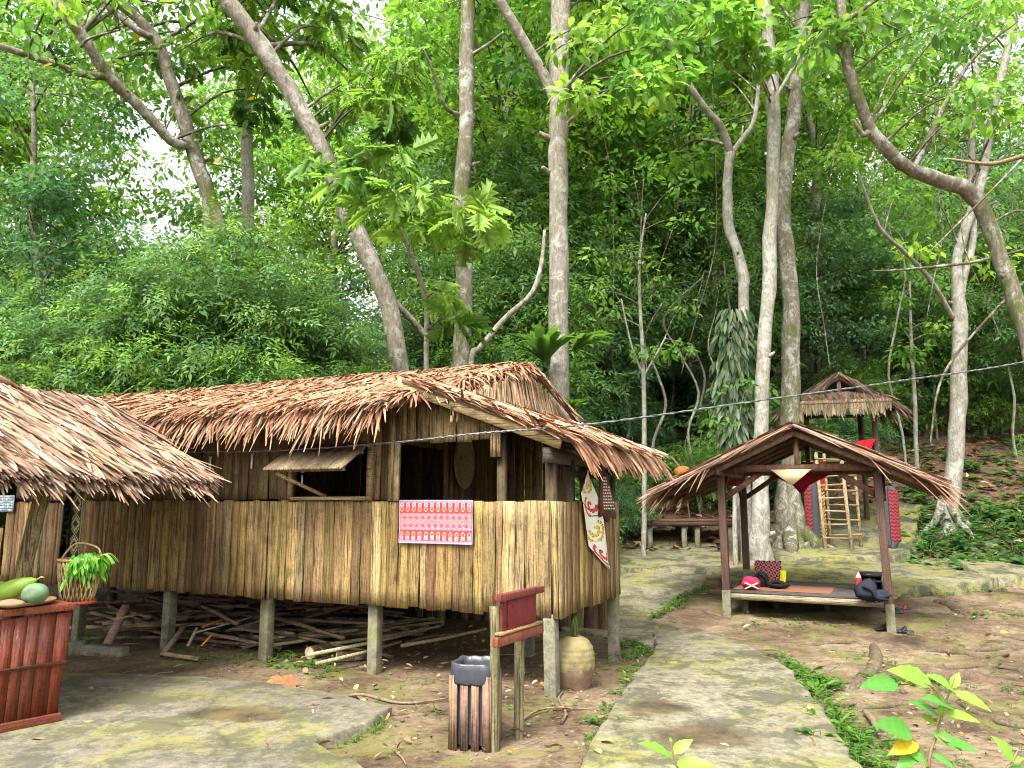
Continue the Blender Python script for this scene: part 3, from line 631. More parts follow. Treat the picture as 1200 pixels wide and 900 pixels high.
# ---- things on and in the house
def grid_cloth(mb, A, U, Vv, nu, nv, colf, bulge=None):
    A, U, Vv = Vector(A), Vector(U), Vector(Vv); V = []
    for j in range(nv + 1):
        for i in range(nu + 1):
            p = A + U * (i / nu) + Vv * (j / nv)
            if bulge: p = p + bulge(i / nu, j / nv)
            V.append(p)
    mb.add(V, [(j * (nu + 1) + i, j * (nu + 1) + i + 1, (j + 1) * (nu + 1) + i + 1, (j + 1) * (nu + 1) + i) for j in range(nv) for i in range(nu)], [colf(i / nu, j / nv, i, j) for j in range(nv) for i in range(nu)])
RED, WHT, BLU, PNK = (.46, .03, .018), (.48, .36, .37), (.11, .09, .27), (.48, .09, .06)
def songket(u, v, i, j):
    if j < 2 or j > 75 or i < 1 or i > 118: return (.30, .27, .40)
    y = (j - 2) / 73; k = int(y * 3 - 1e-6); t = y * 3 - k; x = (i % 10) / 10 - .45
    if t < .05 or t > .95: return BLU if i % 3 else WHT
    if .05 <= t < .10 or .90 < t <= .95: return WHT if i % 2 else RED
    if k == 1:
        d = abs(x) + abs(t - .5) * 1.1
        return RED if d < .14 else WHT if d < .27 else (.55, .07, .03) if d < .42 else WHT if d < .54 else BLU if (i + j) % 3 == 0 else RED
    tt = t if k == 0 else 1 - t
    q = max(abs(x), abs(tt - .28) * 2.2)
    if tt < .46: return BLU if q < .10 else WHT if q < .16 else RED if q < .22 else WHT if q < .30 else RED
    r = math.hypot(x, (tt - .46) * 1.1)
    return WHT if .24 < r < .32 or r < .07 else RED if r < .40 else PNK if (i + j) % 3 == 0 else RED
c0, c1, c2, c3 = [HF.hit(a, b_, 1, -.058) for a, b_ in ((468, 586), (554, 586), (551, 640), (467, 636))]
mb = MB(); grid_cloth(mb, (0, 0, 0), c1 - c0, c3 - c0, 120, 78, songket, lambda u, v: Vector((0, -.006 * math.sin(u * 9) * v - .004 * math.sin(v * 7), 0)))
cl = thing('woven_cloth', 'red and white patterned woven cloth hung on the plank wall under the porch opening', 'cloth', HF.w(*c0), HF.a); mb.build('cloth_sheet', M['cloth'], cl)
# white banner with yellow and red scrolls on the side wall
bp = [HF.hit(a, b_, 0, .085) for a, b_ in ((689, 551), (703, 590), (714.5, 667), (691, 640), (679.5, 578))]
mb = MB(); cen = sum(bp, Vector()) / 5
top, bot = bp[0], bp[2]; axisv = bot - top; side = ((bp[1] - bp[4])) * 1.0
# banner quad in local coordinates u (across) v (down)
def swirl(u, v, i, j):
    k = v * 4.2; seg = int(k); y = k - seg - .5; x = (u - .5) * 1.1
    if seg > 3: return (.68, .67, .58)
    col = ((.62, .42, .03), (.60, .05, .04), (.62, .42, .03), (.6, .05, .04))[seg % 4]
    if seg % 2: x = -x
    x += y * .12
    r = math.hypot(x, y); th = math.atan2(y, x); sp = .16 + .055 * th
    if abs(r - sp) < .055 or abs(r - sp - .26) < .035 and th > -1.2: return col
    if abs(r - sp) < .075 or abs(r - sp - .26) < .055 and th > -1.2: return (.09, .06, .03)
    if abs(x + y * .9 - .42) < .05 and y < .2: return col
    return (.68, .67, .58)
nu, nv = 26, 90; V = []
def edge_l(v): return np.array(bp[0].lerp(bp[4], v / .24) if v < .24 else bp[4].lerp(bp[3], (v - .24) / .52) if v < .76 else bp[3].lerp(bp[2], (v - .76) / .24))
def edge_r(v): return np.array(bp[0].lerp(bp[1], v / .36) if v < .36 else bp[1].lerp(bp[2], (v - .36) / .64))
for j in range(nv + 1):
    for i in range(nu + 1):
        p = edge_l(j / nv) * (1 - i / nu) + edge_r(j / nv) * (i / nu); V.append((p[0] + .012 * math.sin(i / nu * 5 + j * .06), p[1], p[2]))
mb.add([Vector(v) - bp[0] for v in V], [(j * (nu + 1) + i, j * (nu + 1) + i + 1, (j + 1) * (nu + 1) + i + 1, (j + 1) * (nu + 1) + i) for j in range(nv) for i in range(nu)], [swirl(i / nu, j / nv, i, j) for j in range(nv) for i in range(nu)])
bn = thing('painted_banner', 'white banner with yellow and red scroll ornament hanging at the house corner', 'banner', HF.w(*bp[0]), HF.a); mb.build('banner_sheet', M['cloth'], bn)
# brown carved board with rows of pale lettering
q = [HF.hit(a, b_, 0, .12) for a, b_ in ((705, 546), (711, 553), (720, 588), (722, 608), (717, 604), (713, 612), (708, 603), (704.5, 606))]
mb = MB(); o0 = q[0]; mb.prism([p - o0 for p in q], (-.025, 0, 0), (.13, .05, .035))
pq = thing('carved_plaque', 'brown wooden plaque with rows of pale lettering hung under the porch eave', 'plaque', HF.w(*o0), HF.a); mb.build('board', M['brownwood'], pq)
mb = MB()
for r in range(11):
    y0 = 559 + r * 3.6; xa, xb = 707 + max(0, r - 8) * .3, 709.5 + r * 1.15; xx = xa
    while xx < min(xb, 719.5):
        wv = random.uniform(1.2, 2.6); pts = [HF.hit(*t, 0, .1235) - o0 for t in ((xx, y0), (xx + wv, y0 + .3), (xx + wv, y0 + 2.0), (xx, y0 + 1.7))]; mb.poly(pts[::-1], (.62, .52, .46)); xx += wv + .7
mb.build('lettering', M['paint'], pq)
# round winnowing tray on the end wall
mb = MB(); trl = HF.hit(543, 541, 0, -1.575)
mb.lathe([(0, .0), (.17, .004), (.20, .02), (.215, .03), (.22, .012), (.2, -.012), (0, -.014)], 32, C=(.34, .26, .16)); 
tr = thing('winnowing_tray', 'round shallow woven tray hung on dark wall inside the porch', 'tray', HF.w(*trl), HF.a)
o = mb.build('tray_dish', M['weave'], tr, smooth=True); o.rotation_euler = (0, R(90), 0); o.scale = (1.35, 1, 1)
# paper tags on the wall under the eave
for i, (a, b_) in enumerate(((246, 544), (295, 541), (354, 562))):
    p = HF.hit(a, b_, 1, -.03); mb = MB(); mb.box((0, 0, 0), (.03 if i == 0 else .02, .004, .15 if i < 2 else .08), (.72, .72, .74))
    mb.box((0, .004, .075), (.035, .008, .02), (.4, .4, .4))
    tag(mb.build('hanging_tag', M['paint']), ('widest white strip hung on the wall near the left hut roof', 'narrow white strip hung on wall between the two roofs and awning', 'tiny white strip hung inside the awning window')[i], 'tag', 'white strips on the house wall').matrix_world = HF.M @ Matrix.Translation(p)
# blue and white picture sheet in the left opening
p = HF.hit(6, 590, 1, -.06); mb = MB(); mb.box((0, 0, 0), (.34, .006, .2), (.35, .47, .6)); k = MB()
for r in range(6):
    for c in range(9): mb.box((-.15 + c * .036, -.005, -.08 + r * .032), (.03, .003, .024), random.choice([(.55, .65, .75), (.2, .35, .5), (.7, .7, .66), (.45, .5, .3)]))
tag(mb.build('picture_sheet', M['paint']), 'blue and white sheet of small pictures in the opening at the left edge', 'poster').matrix_world = HF.M @ Matrix.Translation(p)
# dark gap beside the door on the left: hanging patterned dark cloth
mb = MB(); p = HF.hit(90, 620, 1, .1)
grid_cloth(mb, (-.14, 0, -.55), (.28, 0, 0), (0, 0, 1.2), 14, 60, lambda u, v, i, j: (.26, .25, .10) if (abs((j % 12) - 6) + abs(i - 5) in (3, 4, 6) and 1 < i < 9) else (.02, .02, .018))
tag(mb.build('dark_cloth', M['cloth']), 'black cloth with pale ornaments hanging in the narrow doorway at left', 'cloth').matrix_world = HF.M @ Matrix.Translation(p)
# ================================================================== left hut: thatched roof on posts
ve = (-2.93, 7.31)
LF = Frame(ve[0], ve[1], 0, -24.5)      # x = down-slope, y = along the eave (away), origin under far end of the eave
hut = fthing('thatched_hut', 'low thatched hut at the left edge with pale straw roof covered in fallen leaves', 'hut', LF)
PNK_T = [(0.281, 0.176, 0.113), (0.335, 0.226, 0.156), (0.226, 0.129, 0.078), (0.367, 0.265, 0.191), (0.156, 0.090, 0.056), (0.312, 0.203, 0.113), (0.257, 0.144, 0.090)]  # the darkest tone imitates shadowed gaps between the strands
zr, ze, rx = 2.60, 1.79, -1.62; LL = 5.2
ls = math.atan2(zr - ze, -rx); dd = np.array((math.cos(ls), 0, -math.sin(ls))); dn = np.array((math.sin(ls), 0, math.cos(ls))); ld2 = -rx / math.cos(ls)
mb = MB(); sheet(mb, [(rx, -LL, zr), (0, -LL, ze), (0, 0, ze), (rx, 0, zr)], .05, (.2, .12, .075)); sheet(mb, [(2 * rx, -LL, ze), (rx, -LL, zr - .004), (rx, 0, zr - .004), (2 * rx, 0, ze)], .05, (.2, .12, .075))
thatch_plane(mb, (rx, -LL, zr + .02), (0, 1, 0), dd, LL, ld2, 6200, dn, L=(.35, .8), W=(.018, .042), jit=.22, lift=.06, droop=(-.04, .14), pal=PNK_T)
fringe(mb, (0, -LL, ze + .03), (0, 0, ze + .03), 1300, (.86, 0, -.42), L=(.12, .3), droop=(.05, .35), jit=.2, pal=PNK_T)
fringe(mb, (rx, -LL, zr + .05), (rx, 0.02, zr + .04), 1300, (.8, .1, -.2), L=(.3, .75), droop=(.15, .45), jit=.4, pal=[(.2, .115, .075), (.28, .17, .115), (.13, .075, .05), (.34, .22, .15)])
fringe(mb, (rx, 0, zr + .03), (0, 0, ze + .03), 420, (.75, .5, -.4), L=(.1, .28), droop=(.1, .5), jit=.4, pal=PNK_T)
thatch_plane(mb, (rx, -LL, zr + .02), (0, 1, 0), dd * np.array((-1, 1, 1)), LL, ld2, 1200, dn * np.array((-1, 1, 1)), pal=PNK_T)
mb.build('roof', M['thatch'], hut)
mb = MB(); n = 700; u = RNG.uniform(0, 1, n); d = RNG.uniform(.05, .98, n)
Pn = np.array((rx, -LL, zr + .085)) + u[:, None] * np.array((0, LL, 0)) + d[:, None] * dd * ld2
add_leaves(mb, Pn, RNG.normal(0, 1, (n, 3)) * np.array((1, 1, .1)) + dd * .6, np.tile(dn, (n, 1)) + RNG.normal(0, .25, (n, 3)), RNG.uniform(.05, .13, n), RNG.uniform(.025, .05, n), pick([(.66, .5, .3), (.7, .58, .42), (.6, .42, .12), (.5, .28, .07), (.68, .52, .22)], n), 'leaf')
o = mb.build('roof_litter', M['dry'], hut); o['kind'] = 'stuff'
mb = MB()
for k in range(7):   # rolled palm leaves capping the ridge
    y0 = -1.25 + random.uniform(-.16, .2); mb.tube([(rx + random.uniform(-.06, .1), y0 + .25, zr + .03), (rx + random.uniform(-.03, .06), y0, zr + .11 + random.uniform(0, .05)), (rx + random.uniform(-.02, .12), y0 - .28, zr + .03)], [.02, .06, .025], 6, random.choice([(.2, .11, .07), (.28, .16, .1)]))
mb.build('ridge_cap', M['thatch'], hut, smooth=True)
for yy in (-1.5, -3.6, -5.0):
    for xx in (-.16, 2 * rx + .2):
        mb = MB(); p = LF.w(xx, yy); mb.tube([(xx - (.20 if yy > -2 and xx > -1 else 0), yy, H(p.x, p.y) - .15), (xx - (.07 if yy > -2 and xx > -1 else 0), yy, 1.0), (xx + .05, yy + .06, 1.84)], [.062, .058, .055], 12, (.26, .20, .10)); mb.build('post', M['beam_z'], hut, smooth=True)
mb = MB(); mb.beam((-.16, -LL, 1.79), (-.16, -.1, 1.79), .06, .07, (.2, .14, .09)); mb.build('eave_beam', M['beam_x'], hut)
mb = MB(); mb.beam((2 * rx + .2, -LL, 1.79), (2 * rx + .2, -.1, 1.79), .06, .07, (.2, .14, .09)); mb.build('eave_beam', M['beam_x'], hut)
for yy in (-.15, -1.1, -2.1, -3.1, -4.1, -5.0):
    mb = MB(); mb.beam((rx, yy, zr - .09), (0, yy, ze - .07), .045, .05, (.22, .15, .09)); mb.build('rafter', M['beam_x'], hut)
# ================================================================== open shelter with sitting deck
SF = Frame(3.72, 10.05, 0, -25.5)
shel = fthing('open_shelter', 'small open gabled shelter with thatch roof, four dark posts and low sitting deck', 'shelter', SF)
BR = (.10, .055, .042); BR2 = (.15, .075, .052)
def sp(name, mb, mat='brownwood', **k): return mb.build(name, M[mat], shel, **k)
posts = [(-.97, 0, -.99, 0, 1.98), (.97, 0, .93, 0, 2.0), (-.97, 1.7, -.97, 1.7, 2.0), (.97, 1.7, .91, 1.7, 2.0)]
for x0, y0, x1, y1, zt in posts:
    p = SF.w(x0, y0); zg = H(p.x, p.y); k = .26; mb = MB()
    xm, ym = x0 + (x1 - x0) * k / zt, y0 + (y1 - y0) * k / zt
    mb.beam((xm, ym, zg + k + .08), (x1, y1, zt), .095, .095, BR); o = sp('post', mb, bevel=.005)
    cb = MB(); cb.beam((x0, y0, zg - .2), (xm, ym, zg + k + .08), .104, .104, (1, 1, 1)); cb.build('footing', M['concrete_post'], o, bevel=.005)
kz = .46; zpk = 2.46
for yy in (0, 1.7):
    mb = MB(); mb.beam((-1.05, yy - .07, 2.0), (1.0, yy - .07, 2.0), .05, .09, BR2); sp('tie_beam', mb)
    mb = MB(); mb.beam((0, yy - .07, 2.04), (0, yy - .07, zpk - .06), .06, .06, (.30, .20, .10) if yy == 0 else BR); sp('king_post', mb)
    for s in (-1, 1):
        mb = MB(); mb.beam((s * .95, yy + .055, 1.62), (s * .42, yy + .055, 1.98), .045, .07, BR2); sp('brace', mb)
for s in (-1, 1):
    mb = MB(); mb.beam((s * .97, -.35, 1.955), (s * .97, 2.05, 1.955), .06, .08, BR); sp('plate_beam', mb)
    mb = MB(); mb.beam((s * .99, .0, 1.6), (s * .99, .5, 1.94), .045, .06, BR); mb.beam((s * .99, 1.7, 1.6), (s * .99, 1.2, 1.94), .045, .06, BR); sp('brace', mb)
    for yy in (-.3, .28, .86, 1.44, 2.0):
        mb = MB(); mb.beam((0, yy, zpk - .03), (s * 1.68, yy, zpk - .03 - 1.68 * kz), .045, .065, (.16, .095, .06)); sp('rafter', mb)
    for k in range(1, 7):
        x = s * k * .27; mb = MB(); mb.beam((x, -.38, zpk - kz * abs(x) + .015), (x, 2.08, zpk - kz * abs(x) + .015), .035, .025, (.20, .13, .08)); sp('batten', mb)
mb = MB(); THG = [(.25, .14, .09), (.33, .19, .12), (.20, .115, .075), (.40, .24, .15), (.30, .20, .13)]
for s in (-1, 1):
    we = 1.72 if s < 0 else 1.50; gs = math.atan(kz); gd = np.array((s * math.cos(gs), 0, -math.sin(gs))); gn = np.array((s * math.sin(gs), 0, math.cos(gs)))
    sheet(mb, [(0, -.42, zpk + .075), (s * we, -.42, zpk + .075 - we * kz), (s * we, 2.12, zpk + .075 - we * kz), (0, 2.12, zpk + .075)], .03, (.13, .075, .05))
    thatch_plane(mb, (0, -.42, zpk + .08), (0, 1, 0), gd, 2.54, we / math.cos(gs), 2200, gn, L=(.3, .6), jit=.13, lift=.03, droop=(.0, .1), pal=THG)
    fringe(mb, (s * (we - .06), -.42, zpk + .07 - (we - .06) * kz), (s * (we - .06), 2.1, zpk + .07 - (we - .06) * kz), 700, (s * .9, -.1, -.40), L=(.12, .36), droop=(.15, .6), jit=.2, pal=THG)
    for (t0, n) in ((0, 420),):
        t = RNG.uniform(0, 1, n); Pn = np.stack([s * (we - .15) * t, np.full(n, -.40) + RNG.uniform(-.05, .05, n), zpk + .06 - kz * (we - .15) * t + RNG.uniform(-.02, .03, n)], 1)
        Dn = gd + np.array((0, -1., 0)) * np.abs(RNG.normal(.0, .07, n))[:, None] + np.array((0, 0, .02)); Ln = RNG.uniform(.3, .6, n)
        add_strips(mb, Pn, Dn, np.tile((0, -.6, .8), (n, 1)) + RNG.normal(0, .3, (n, 3)), Ln, RNG.uniform(.010, .02, n), Ln * RNG.uniform(.0, .10, n), pick(THG, n, .8, 1.4))
    # a few long loose strands dangling in front
    n = 5; t = RNG.uniform(.4, .95, n); Pn = np.stack([s * 1.6 * t, np.full(n, -.44), zpk + .06 - kz * 1.6 * t], 1)
    add_strips(mb, Pn, np.tile((s * .5, -.15, -.6), (n, 1)) + RNG.normal(0, .2, (n, 3)), np.tile((0, -1, .2), (n, 1)) * 1., RNG.uniform(.3, .6, n), np.full(n, .014), RNG.uniform(.05, .2, n), pick(THG, n, .9, 1.4))
sp('roof', mb, 'thatch')
DZ = .40
dk = MB()
for i in range(16):
    y0 = .03 + i * .103; dk.box((0, y0 + .05, DZ - .015), (1.9, .098, .03), np.array((.085, .075, .07)) * random.uniform(.7, 1.35), jit=.003)
sp('deck', dk, 'beam_x')
mb = MB(); mb.beam((-.96, .0, DZ - .065), (.96, .0, DZ - .065), .05, .075, (.30, .25, .16)); mb.beam((-.96, 1.66, DZ - .065), (.96, 1.66, DZ - .065), .05, .075, (.2, .16, .1)); mb.beam((-.95, 0, DZ - .065), (-.95, 1.66, DZ - .065), .05, .07, (.14, .1, .08)); mb.beam((.95, 0, DZ - .065), (.95, 1.66, DZ - .065), .05, .07, (.14, .1, .08)); sp('deck_frame', mb, 'beam_x')
for x, y in ((-.78, .25), (-.78, 1.5), (-.45, .8), (.6, 1.5), (.2, .8)):
    p = SF.w(x, y); mb = MB(); mb.beam((x, y, H(p.x, p.y) - .1), (x, y, DZ - .03), .08, .08, (.07, .05, .045)); sp('leg', mb, 'beam_z')
mb = MB(); grid_cloth(mb, (-.93, .22, DZ + .004), (1.22, -.03, 0), (.02, .8, 0), 30, 20, lambda u, v, i, j: np.array((.22, .10, .06)) * (1.25 if (i + j) % 2 else .8))
tag(mb.build('woven_mat', M['cloth']), 'reddish brown woven mat spread on the left half of the deck', 'mat').matrix_world = SF.M
def at_deck(px, py, z=DZ): return SF.hit(px, py, 2, z)
def place(o, p, rz=0): o.matrix_world = SF.M @ Matrix.Translation(p) @ Matrix.Rotation(rz, 4, 'Z'); return o
# patterned cushion leaning, bags, bottle
cb = thing('patterned_cushion', 'pink and black patterned cushion standing behind the bags on the deck', 'cushion', SF.w(*at_deck(900, 682)), SF.a)
mb = MB()
def cush(u, v, i, j): return (.02, .015, .02) if (abs((i % 6) - 2.5) + abs((j % 6) - 2.5) < 2.2) != ((i // 3 + j // 3) % 2 == 0) else (.50, .17, .17)
f = lambda u, v: Vector((0, -.05 * (math.sin(math.pi * u) * math.sin(math.pi * v)) ** .6 if 0 < u < 1 and 0 < v < 1 else 0, 0))
grid_cloth(mb, (-.19, .02, 0), (.38, 0, 0), (0, .07, .30), 30, 24, cush, f); grid_cloth(mb, (-.19, .02, 0), (.38, 0, 0), (0, .07, .30), 30, 24, cush, lambda u, v: -f(u, v))
mb.build('cover', M['cloth'], cb, smooth=True)
pb = thing('pink_bag', 'crimson pink bag with crossed tan straps at the left end of the deck', 'bag', SF.w(*at_deck(880, 691)), SF.a + R(10))
mb = MB(); mb.blob((0, 0, .085), (.13, .09, .085), (.38, .02, .07), 18, 12, 3, .25); mb.build('bag_body', M['cloth'], pb, smooth=True)
mb = MB(); mb.beam((-.08, -.095, .015), (.09, -.1, .10), .01, .02, (.6, .42, .25)); mb.beam((.1, -.095, .02), (-.08, -.1, .10), .01, .02, (.6, .42, .25)); mb.build('strap', M['cloth'], pb)
mb = MB(); mb.blob((0, 0, .09), (.085, .08, .12), (.012, .012, .016), 16, 10, 7, .35); mb.tube(crom([(-.05, -.06, .12), (-.02, -.1, .2), (.06, -.09, .12), (.09, -.08, .02)]), .012, 6, (.01, .01, .012))
place(tag(mb.build('black_bag', M['cloth'], smooth=True), 'slouched black bag with strap between the pink bag and cushion', 'bag'), at_deck(893, 688))
mb = MB(); mb.blob((0, 0, .055), (.14, .10, .058), (.012, .012, .014), 16, 10, 11, .3); mb.tube(crom([(-.1, -.05, .06), (0, -.1, .1), (.1, -.05, .06)]), .01, 6, (.008, .008, .01))
place(tag(mb.build('black_pouch', M['cloth'], smooth=True), 'low flat black pouch in front of the patterned cushion', 'bag'), at_deck(911, 690))
mb = MB(); grid_cloth(mb, (0, 0, 0), (.08, .01, 0), (.02, .03, .17), 6, 8, lambda u, v, i, j: (.75, .72, .03), lambda u, v: Vector((0, .02 * math.sin(u * 6 + v * 4), 0)))
place(tag(mb.build('yellow_cloth', M['cloth'], smooth=True), 'bright yellow folded cloth beside the patterned cushion', 'cloth'), at_deck(913, 684) + Vector((0, .05, .01)))
bo = thing('water_bottle', 'clear plastic bottle with red label standing on the deck', 'bottle', SF.w(*at_deck(1007, 693)), 0)
mb = MB(); mb.lathe([(0, 0), (.034, 0), (.036, .02), (.034, .09), (.036, .11), (.036, .18), (.02, .225), (.014, .24), (.014, .25)], 16, C=(.55, .6, .62)); mb.build('bottle_body', M['plastic'], bo, smooth=True)
mb = MB(); mb.lathe([(.0375, .085), (.0375, .175)], 16, C=(.75, .03, .03)); mb.build('label_band', M['paint'], bo, smooth=True)
mb = MB(); mb.lathe([(.016, .245), (.016, .268), (0, .268)], 12, C=(.6, .05, .05)); mb.build('cap', M['plastic'], bo)
cr = thing('black_crate', 'open black crate behind the dark backpack on the deck', 'crate', SF.w(*at_deck(1020, 691)), SF.a)
mb = MB()
for (c, s) in (((0, -.12, .12), (.3, .012, .03)), ((0, -.12, .20), (.3, .012, .04)), ((0, .12, .12), (.3, .012, .2)), ((-.145, 0, .11), (.012, .24, .2)), ((.145, 0, .11), (.012, .24, .2)), ((0, 0, .01), (.3, .24, .02)), ((-.06, -.12, .08), (.02, .01, .16)), ((.06, -.12, .08), (.02, .01, .16))): mb.box(c, s, (.015, .015, .018))
mb.build('crate_shell', M['plastic'], cr); mb = MB(); mb.box((0, 0, .222), (.31, .25, .012), (.03, .03, .035)); mb.build('lid', M['plastic'], cr)
bk = thing('backpack', 'dark navy backpack slumped at the front right edge of the deck', 'bag', SF.w(*at_deck(1023, 703)), SF.a + R(8))
mb = MB(); mb.blob((-.06, 0, .10), (.13, .12, .12), (.018, .02, .032), 18, 12, 21, .4); mb.blob((.08, .01, .06), (.12, .12, .07), (.02, .022, .036), 16, 10, 5, .4); mb.build('bag_body', M['cloth'], bk, smooth=True)
mb = MB(); mb.tube(crom([(-.12, -.1, .17), (-.02, -.14, .12), (.02, -.14, .04), (.15, -.12, .02)]), .014, 6, (.012, .012, .02)); mb.build('strap', M['cloth'], bk, smooth=True)
# footwear on the ground by the post
def sandal(px, py, rz, col, lab, strapcol):
    p = GH(px, py); t = thing('sandal', lab, 'sandal', p + Vector((0, 0, .008)), R(rz), 'sandals by the shelter post')
    mb = MB(); prof = [(-.13, .03), (-.11, .042), (-.04, .036), (.04, .046), (.10, .044), (.135, .02)]
    out = [(x, w, 0) for x, w in prof] + [(x, -w, 0) for x, w in prof[::-1]]; mb.prism(out, (0, 0, .02), col); mb.build('sole', M['rubber'], t)
    mb = MB(); mb.tube(crom([(-.01, .043, .015), (.03, .03, .045), (.05, 0, .06), (.03, -.03, .045), (-.01, -.043, .015)]), .014, 6, strapcol); mb.build('strap', M['rubber'], t, smooth=True)
sandal(1057, 716, 15, (.03, .03, .035), 'dark sandal with dull red strap, in the back pair right of the deck', (.30, .05, .06))
sandal(1047, 719, -5, (.03, .03, .035), 'dark sandal with black strap, in the back pair nearest the deck edge', (.02, .02, .02))
sandal(1057, 742, -5, (.025, .03, .04), 'blackish sandal lying alone right of the front post footing', (.02, .022, .03))
sandal(1035, 739, 10, (.02, .02, .025), 'black sandal half hidden behind the front post footing', (.015, .015, .02))
# pennants on the tie beam and bulb
pn = SF.hit(927, 551, 1, -.11)
mb = MB(); mb.prism([(-.25, 0, .01), (.25, 0, .01), (0, 0, -.20)], (0, .006, 0), (.62, .5, .3)); a = mb.build('cream_pennant', M['cloth']); tag(a, 'cream triangular pennant hung from the shelter tie beam', 'pennant'); a.matrix_world = SF.M @ Matrix.Translation(pn)
pn2 = SF.hit(938, 556, 1, 1.58)
mb = MB(); mb.prism([(-.42, 0, 0), (.42, 0, 0), (.12, 0, -.16), (0, 0, -.30), (-.12, 0, -.16)], (0, .006, 0), (.28, .02, .03)); a = mb.build('dark_red_pennant', M['cloth']); tag(a, 'dark red pointed pennant behind the cream one under the shelter roof', 'pennant'); a.matrix_world = SF.M @ Matrix.Translation(pn2)
pr = SF.hit(858, 553, 1, 1.6); mb = MB(); grid_cloth(mb, (-.14, 0, 0), (.32, 0, -.04), (.02, .01, -.2), 8, 6, lambda u, v, i, j: (.42, .04, .04) if i % 2 else (.3, .03, .03))
a = mb.build('red_cloth', M['cloth']); tag(a, 'short red cloth hanging at the left rear of the shelter eave', 'cloth'); a.matrix_world = SF.M @ Matrix.Translation(pr)
bl = SF.hit(935, 536, 1, .5); lt = thing('light_bulb', 'bare unlit bulb hanging under the shelter ridge', 'bulb', SF.w(*bl), 0)
mb = MB(); mb.lathe([(0, -.06), (.022, -.05), (.03, -.02), (.02, .015), (.014, .03)], 12, C=(.6, .6, .55)); mb.build('globe', M['plastic'], lt, smooth=True)
mb = MB(); mb.lathe([(.018, .03), (.018, .08), (0, .085)], 10, C=(.05, .05, .05)); mb.tube([(0, 0, .08), (0, 0, .32)], .004, 5, (.03, .03, .03)); mb.build('socket', M['plastic'], lt)
# ================================================================== lookout tower with ladder
TF = Frame(P(984, 600, 16.4).x, 16.4, H(P(984, 600, 16.4).x, 16.4) - .14, -12)
tw = fthing('lookout_tower', 'small timber lookout on tall posts with two tiered thatch roof on the slope', 'tower', TF)
def tp(name, mb, mat='beam_z', **k): return mb.build(name, M[mat], tw, **k)
DK = (.075, .058, .045); FL = 1.72; EV = 2.78
for x in (-.66, .66):
    for y in (-.62, .62):
        mb = MB(); mb.tube([(x, y, -.5), (x + random.uniform(-.02, .02), y, 1.4), (x, y, EV + .05)], .055, 8, DK); tp('post', mb, smooth=True)
mb = MB()
for i in range(9): mb.box((0, -.72 + i * .18, FL), (1.6, .17, .035), np.array((.2, .15, .1)) * random.uniform(.7, 1.2))
tp('platform', mb, 'beam_x')
for (a, b_) in (((-.72, -.62, FL + .42), (-.05, -.62, FL + .42)), ((.66, -.62, FL + .35), (.66, .62, FL + .45)), ((-.66, -.62, FL + .42), (-.66, .62, FL + .42)), ((-.66, .62, FL + .42), (.66, .62, FL + .42)), ((-.7, -.66, EV), (.75, -.66, EV)), ((-.7, .66, EV), (.75, .66, EV))):
    mb = MB(); mb.tube([a, b_], .035, 7, DK if a[2] > 2.5 else (.2, .15, .1)); tp('rail', mb, 'beam_x')
mb = MB(); mb.tube([(.7, -.68, FL + .15), (.68, -.62, FL + .55), (.72, -.64, FL + 1.0)], .018, 5, (.25, .2, .12)); mb.tube([(.5, -.66, FL + .75), (.82, -.66, FL + .95)], .012, 5, (.3, .24, .12)); tp('rail', mb, 'beam_x')
mb = MB()
for k in range(7): mb.tube([(.70, -.55 + k * .19, FL - .3), (.70, -.55 + k * .19, FL + .42)], .024, 6, (.09, .07, .055))
tp('balusters', mb)
# gable roof, ridge front to back, with a small skirt roof across the front
THG = [(.10, .062, .042), (.14, .085, .055), (.075, .048, .035), (.17, .11, .07)]; mb = MB(); zp = 3.52; ke = .62
for s in (-1, 1):
    gs = math.atan(ke); gd = np.array((s * math.cos(gs), 0, -math.sin(gs))); gn = np.array((s * math.sin(gs), 0, math.cos(gs)))
    sheet(mb, [(0, -.8, zp), (s * 1.02, -.8, zp - 1.02 * ke), (s * 1.02, .85, zp - 1.02 * ke), (0, .85, zp)], .05, (.11, .07, .05))
    thatch_plane(mb, (0, -.82, zp + .01), (0, 1, 0), gd, 1.66, 1.04 / math.cos(gs), 900, gn, L=(.25, .5), W=(.02, .035), pal=THG)
    n = 220; t = RNG.uniform(0, 1, n); Pn = np.stack([s * 1.1 * t, np.full(n, -.82), zp - ke * 1.1 * t + RNG.uniform(-.04, .04, n)], 1)
    Dn = gd + RNG.normal(0, .12, (n, 3)) + np.array((0, -.12, -.05)); Ln = RNG.uniform(.2, .4, n)
    add_strips(mb, Pn, Dn, np.tile((0, -.6, .8), (n, 1)) + RNG.normal(0, .3, (n, 3)), Ln, RNG.uniform(.02, .035, n), Ln * .3, pick(THG + [(.26, .18, .11)], n))
    fringe(mb, (s * 1.0, -.8, zp - 1.0 * ke), (s * 1.0, .85, zp - 1.0 * ke), 240, (s * .8, 0, -.6), L=(.1, .3 if s > 0 else .2), droop=(.3, .8), pal=THG + [(.22, .17, .1)])
sheet(mb, [(-.85, -.72, 3.10), (.8, -.72, 3.12), (.88, -1.12, 2.9), (-.98, -1.12, 2.88)], .03, (.15, .09, .06))
fringe(mb, (-.9, -.75, 3.12), (.82, -.75, 3.13), 420, (0, -.85, -.45), L=(.2, .4), pal=THG, droop=(.05, .2))
fringe(mb, (-.98, -1.1, 2.9), (.88, -1.1, 2.92), 520, (0, -.2, -1), L=(.10, .30), W=(.025, .05), jit=.12, pal=[(.20, .155, .085), (.26, .205, .12), (.13, .10, .055)], droop=(0, .2))
tp('roof', mb, 'thatch')
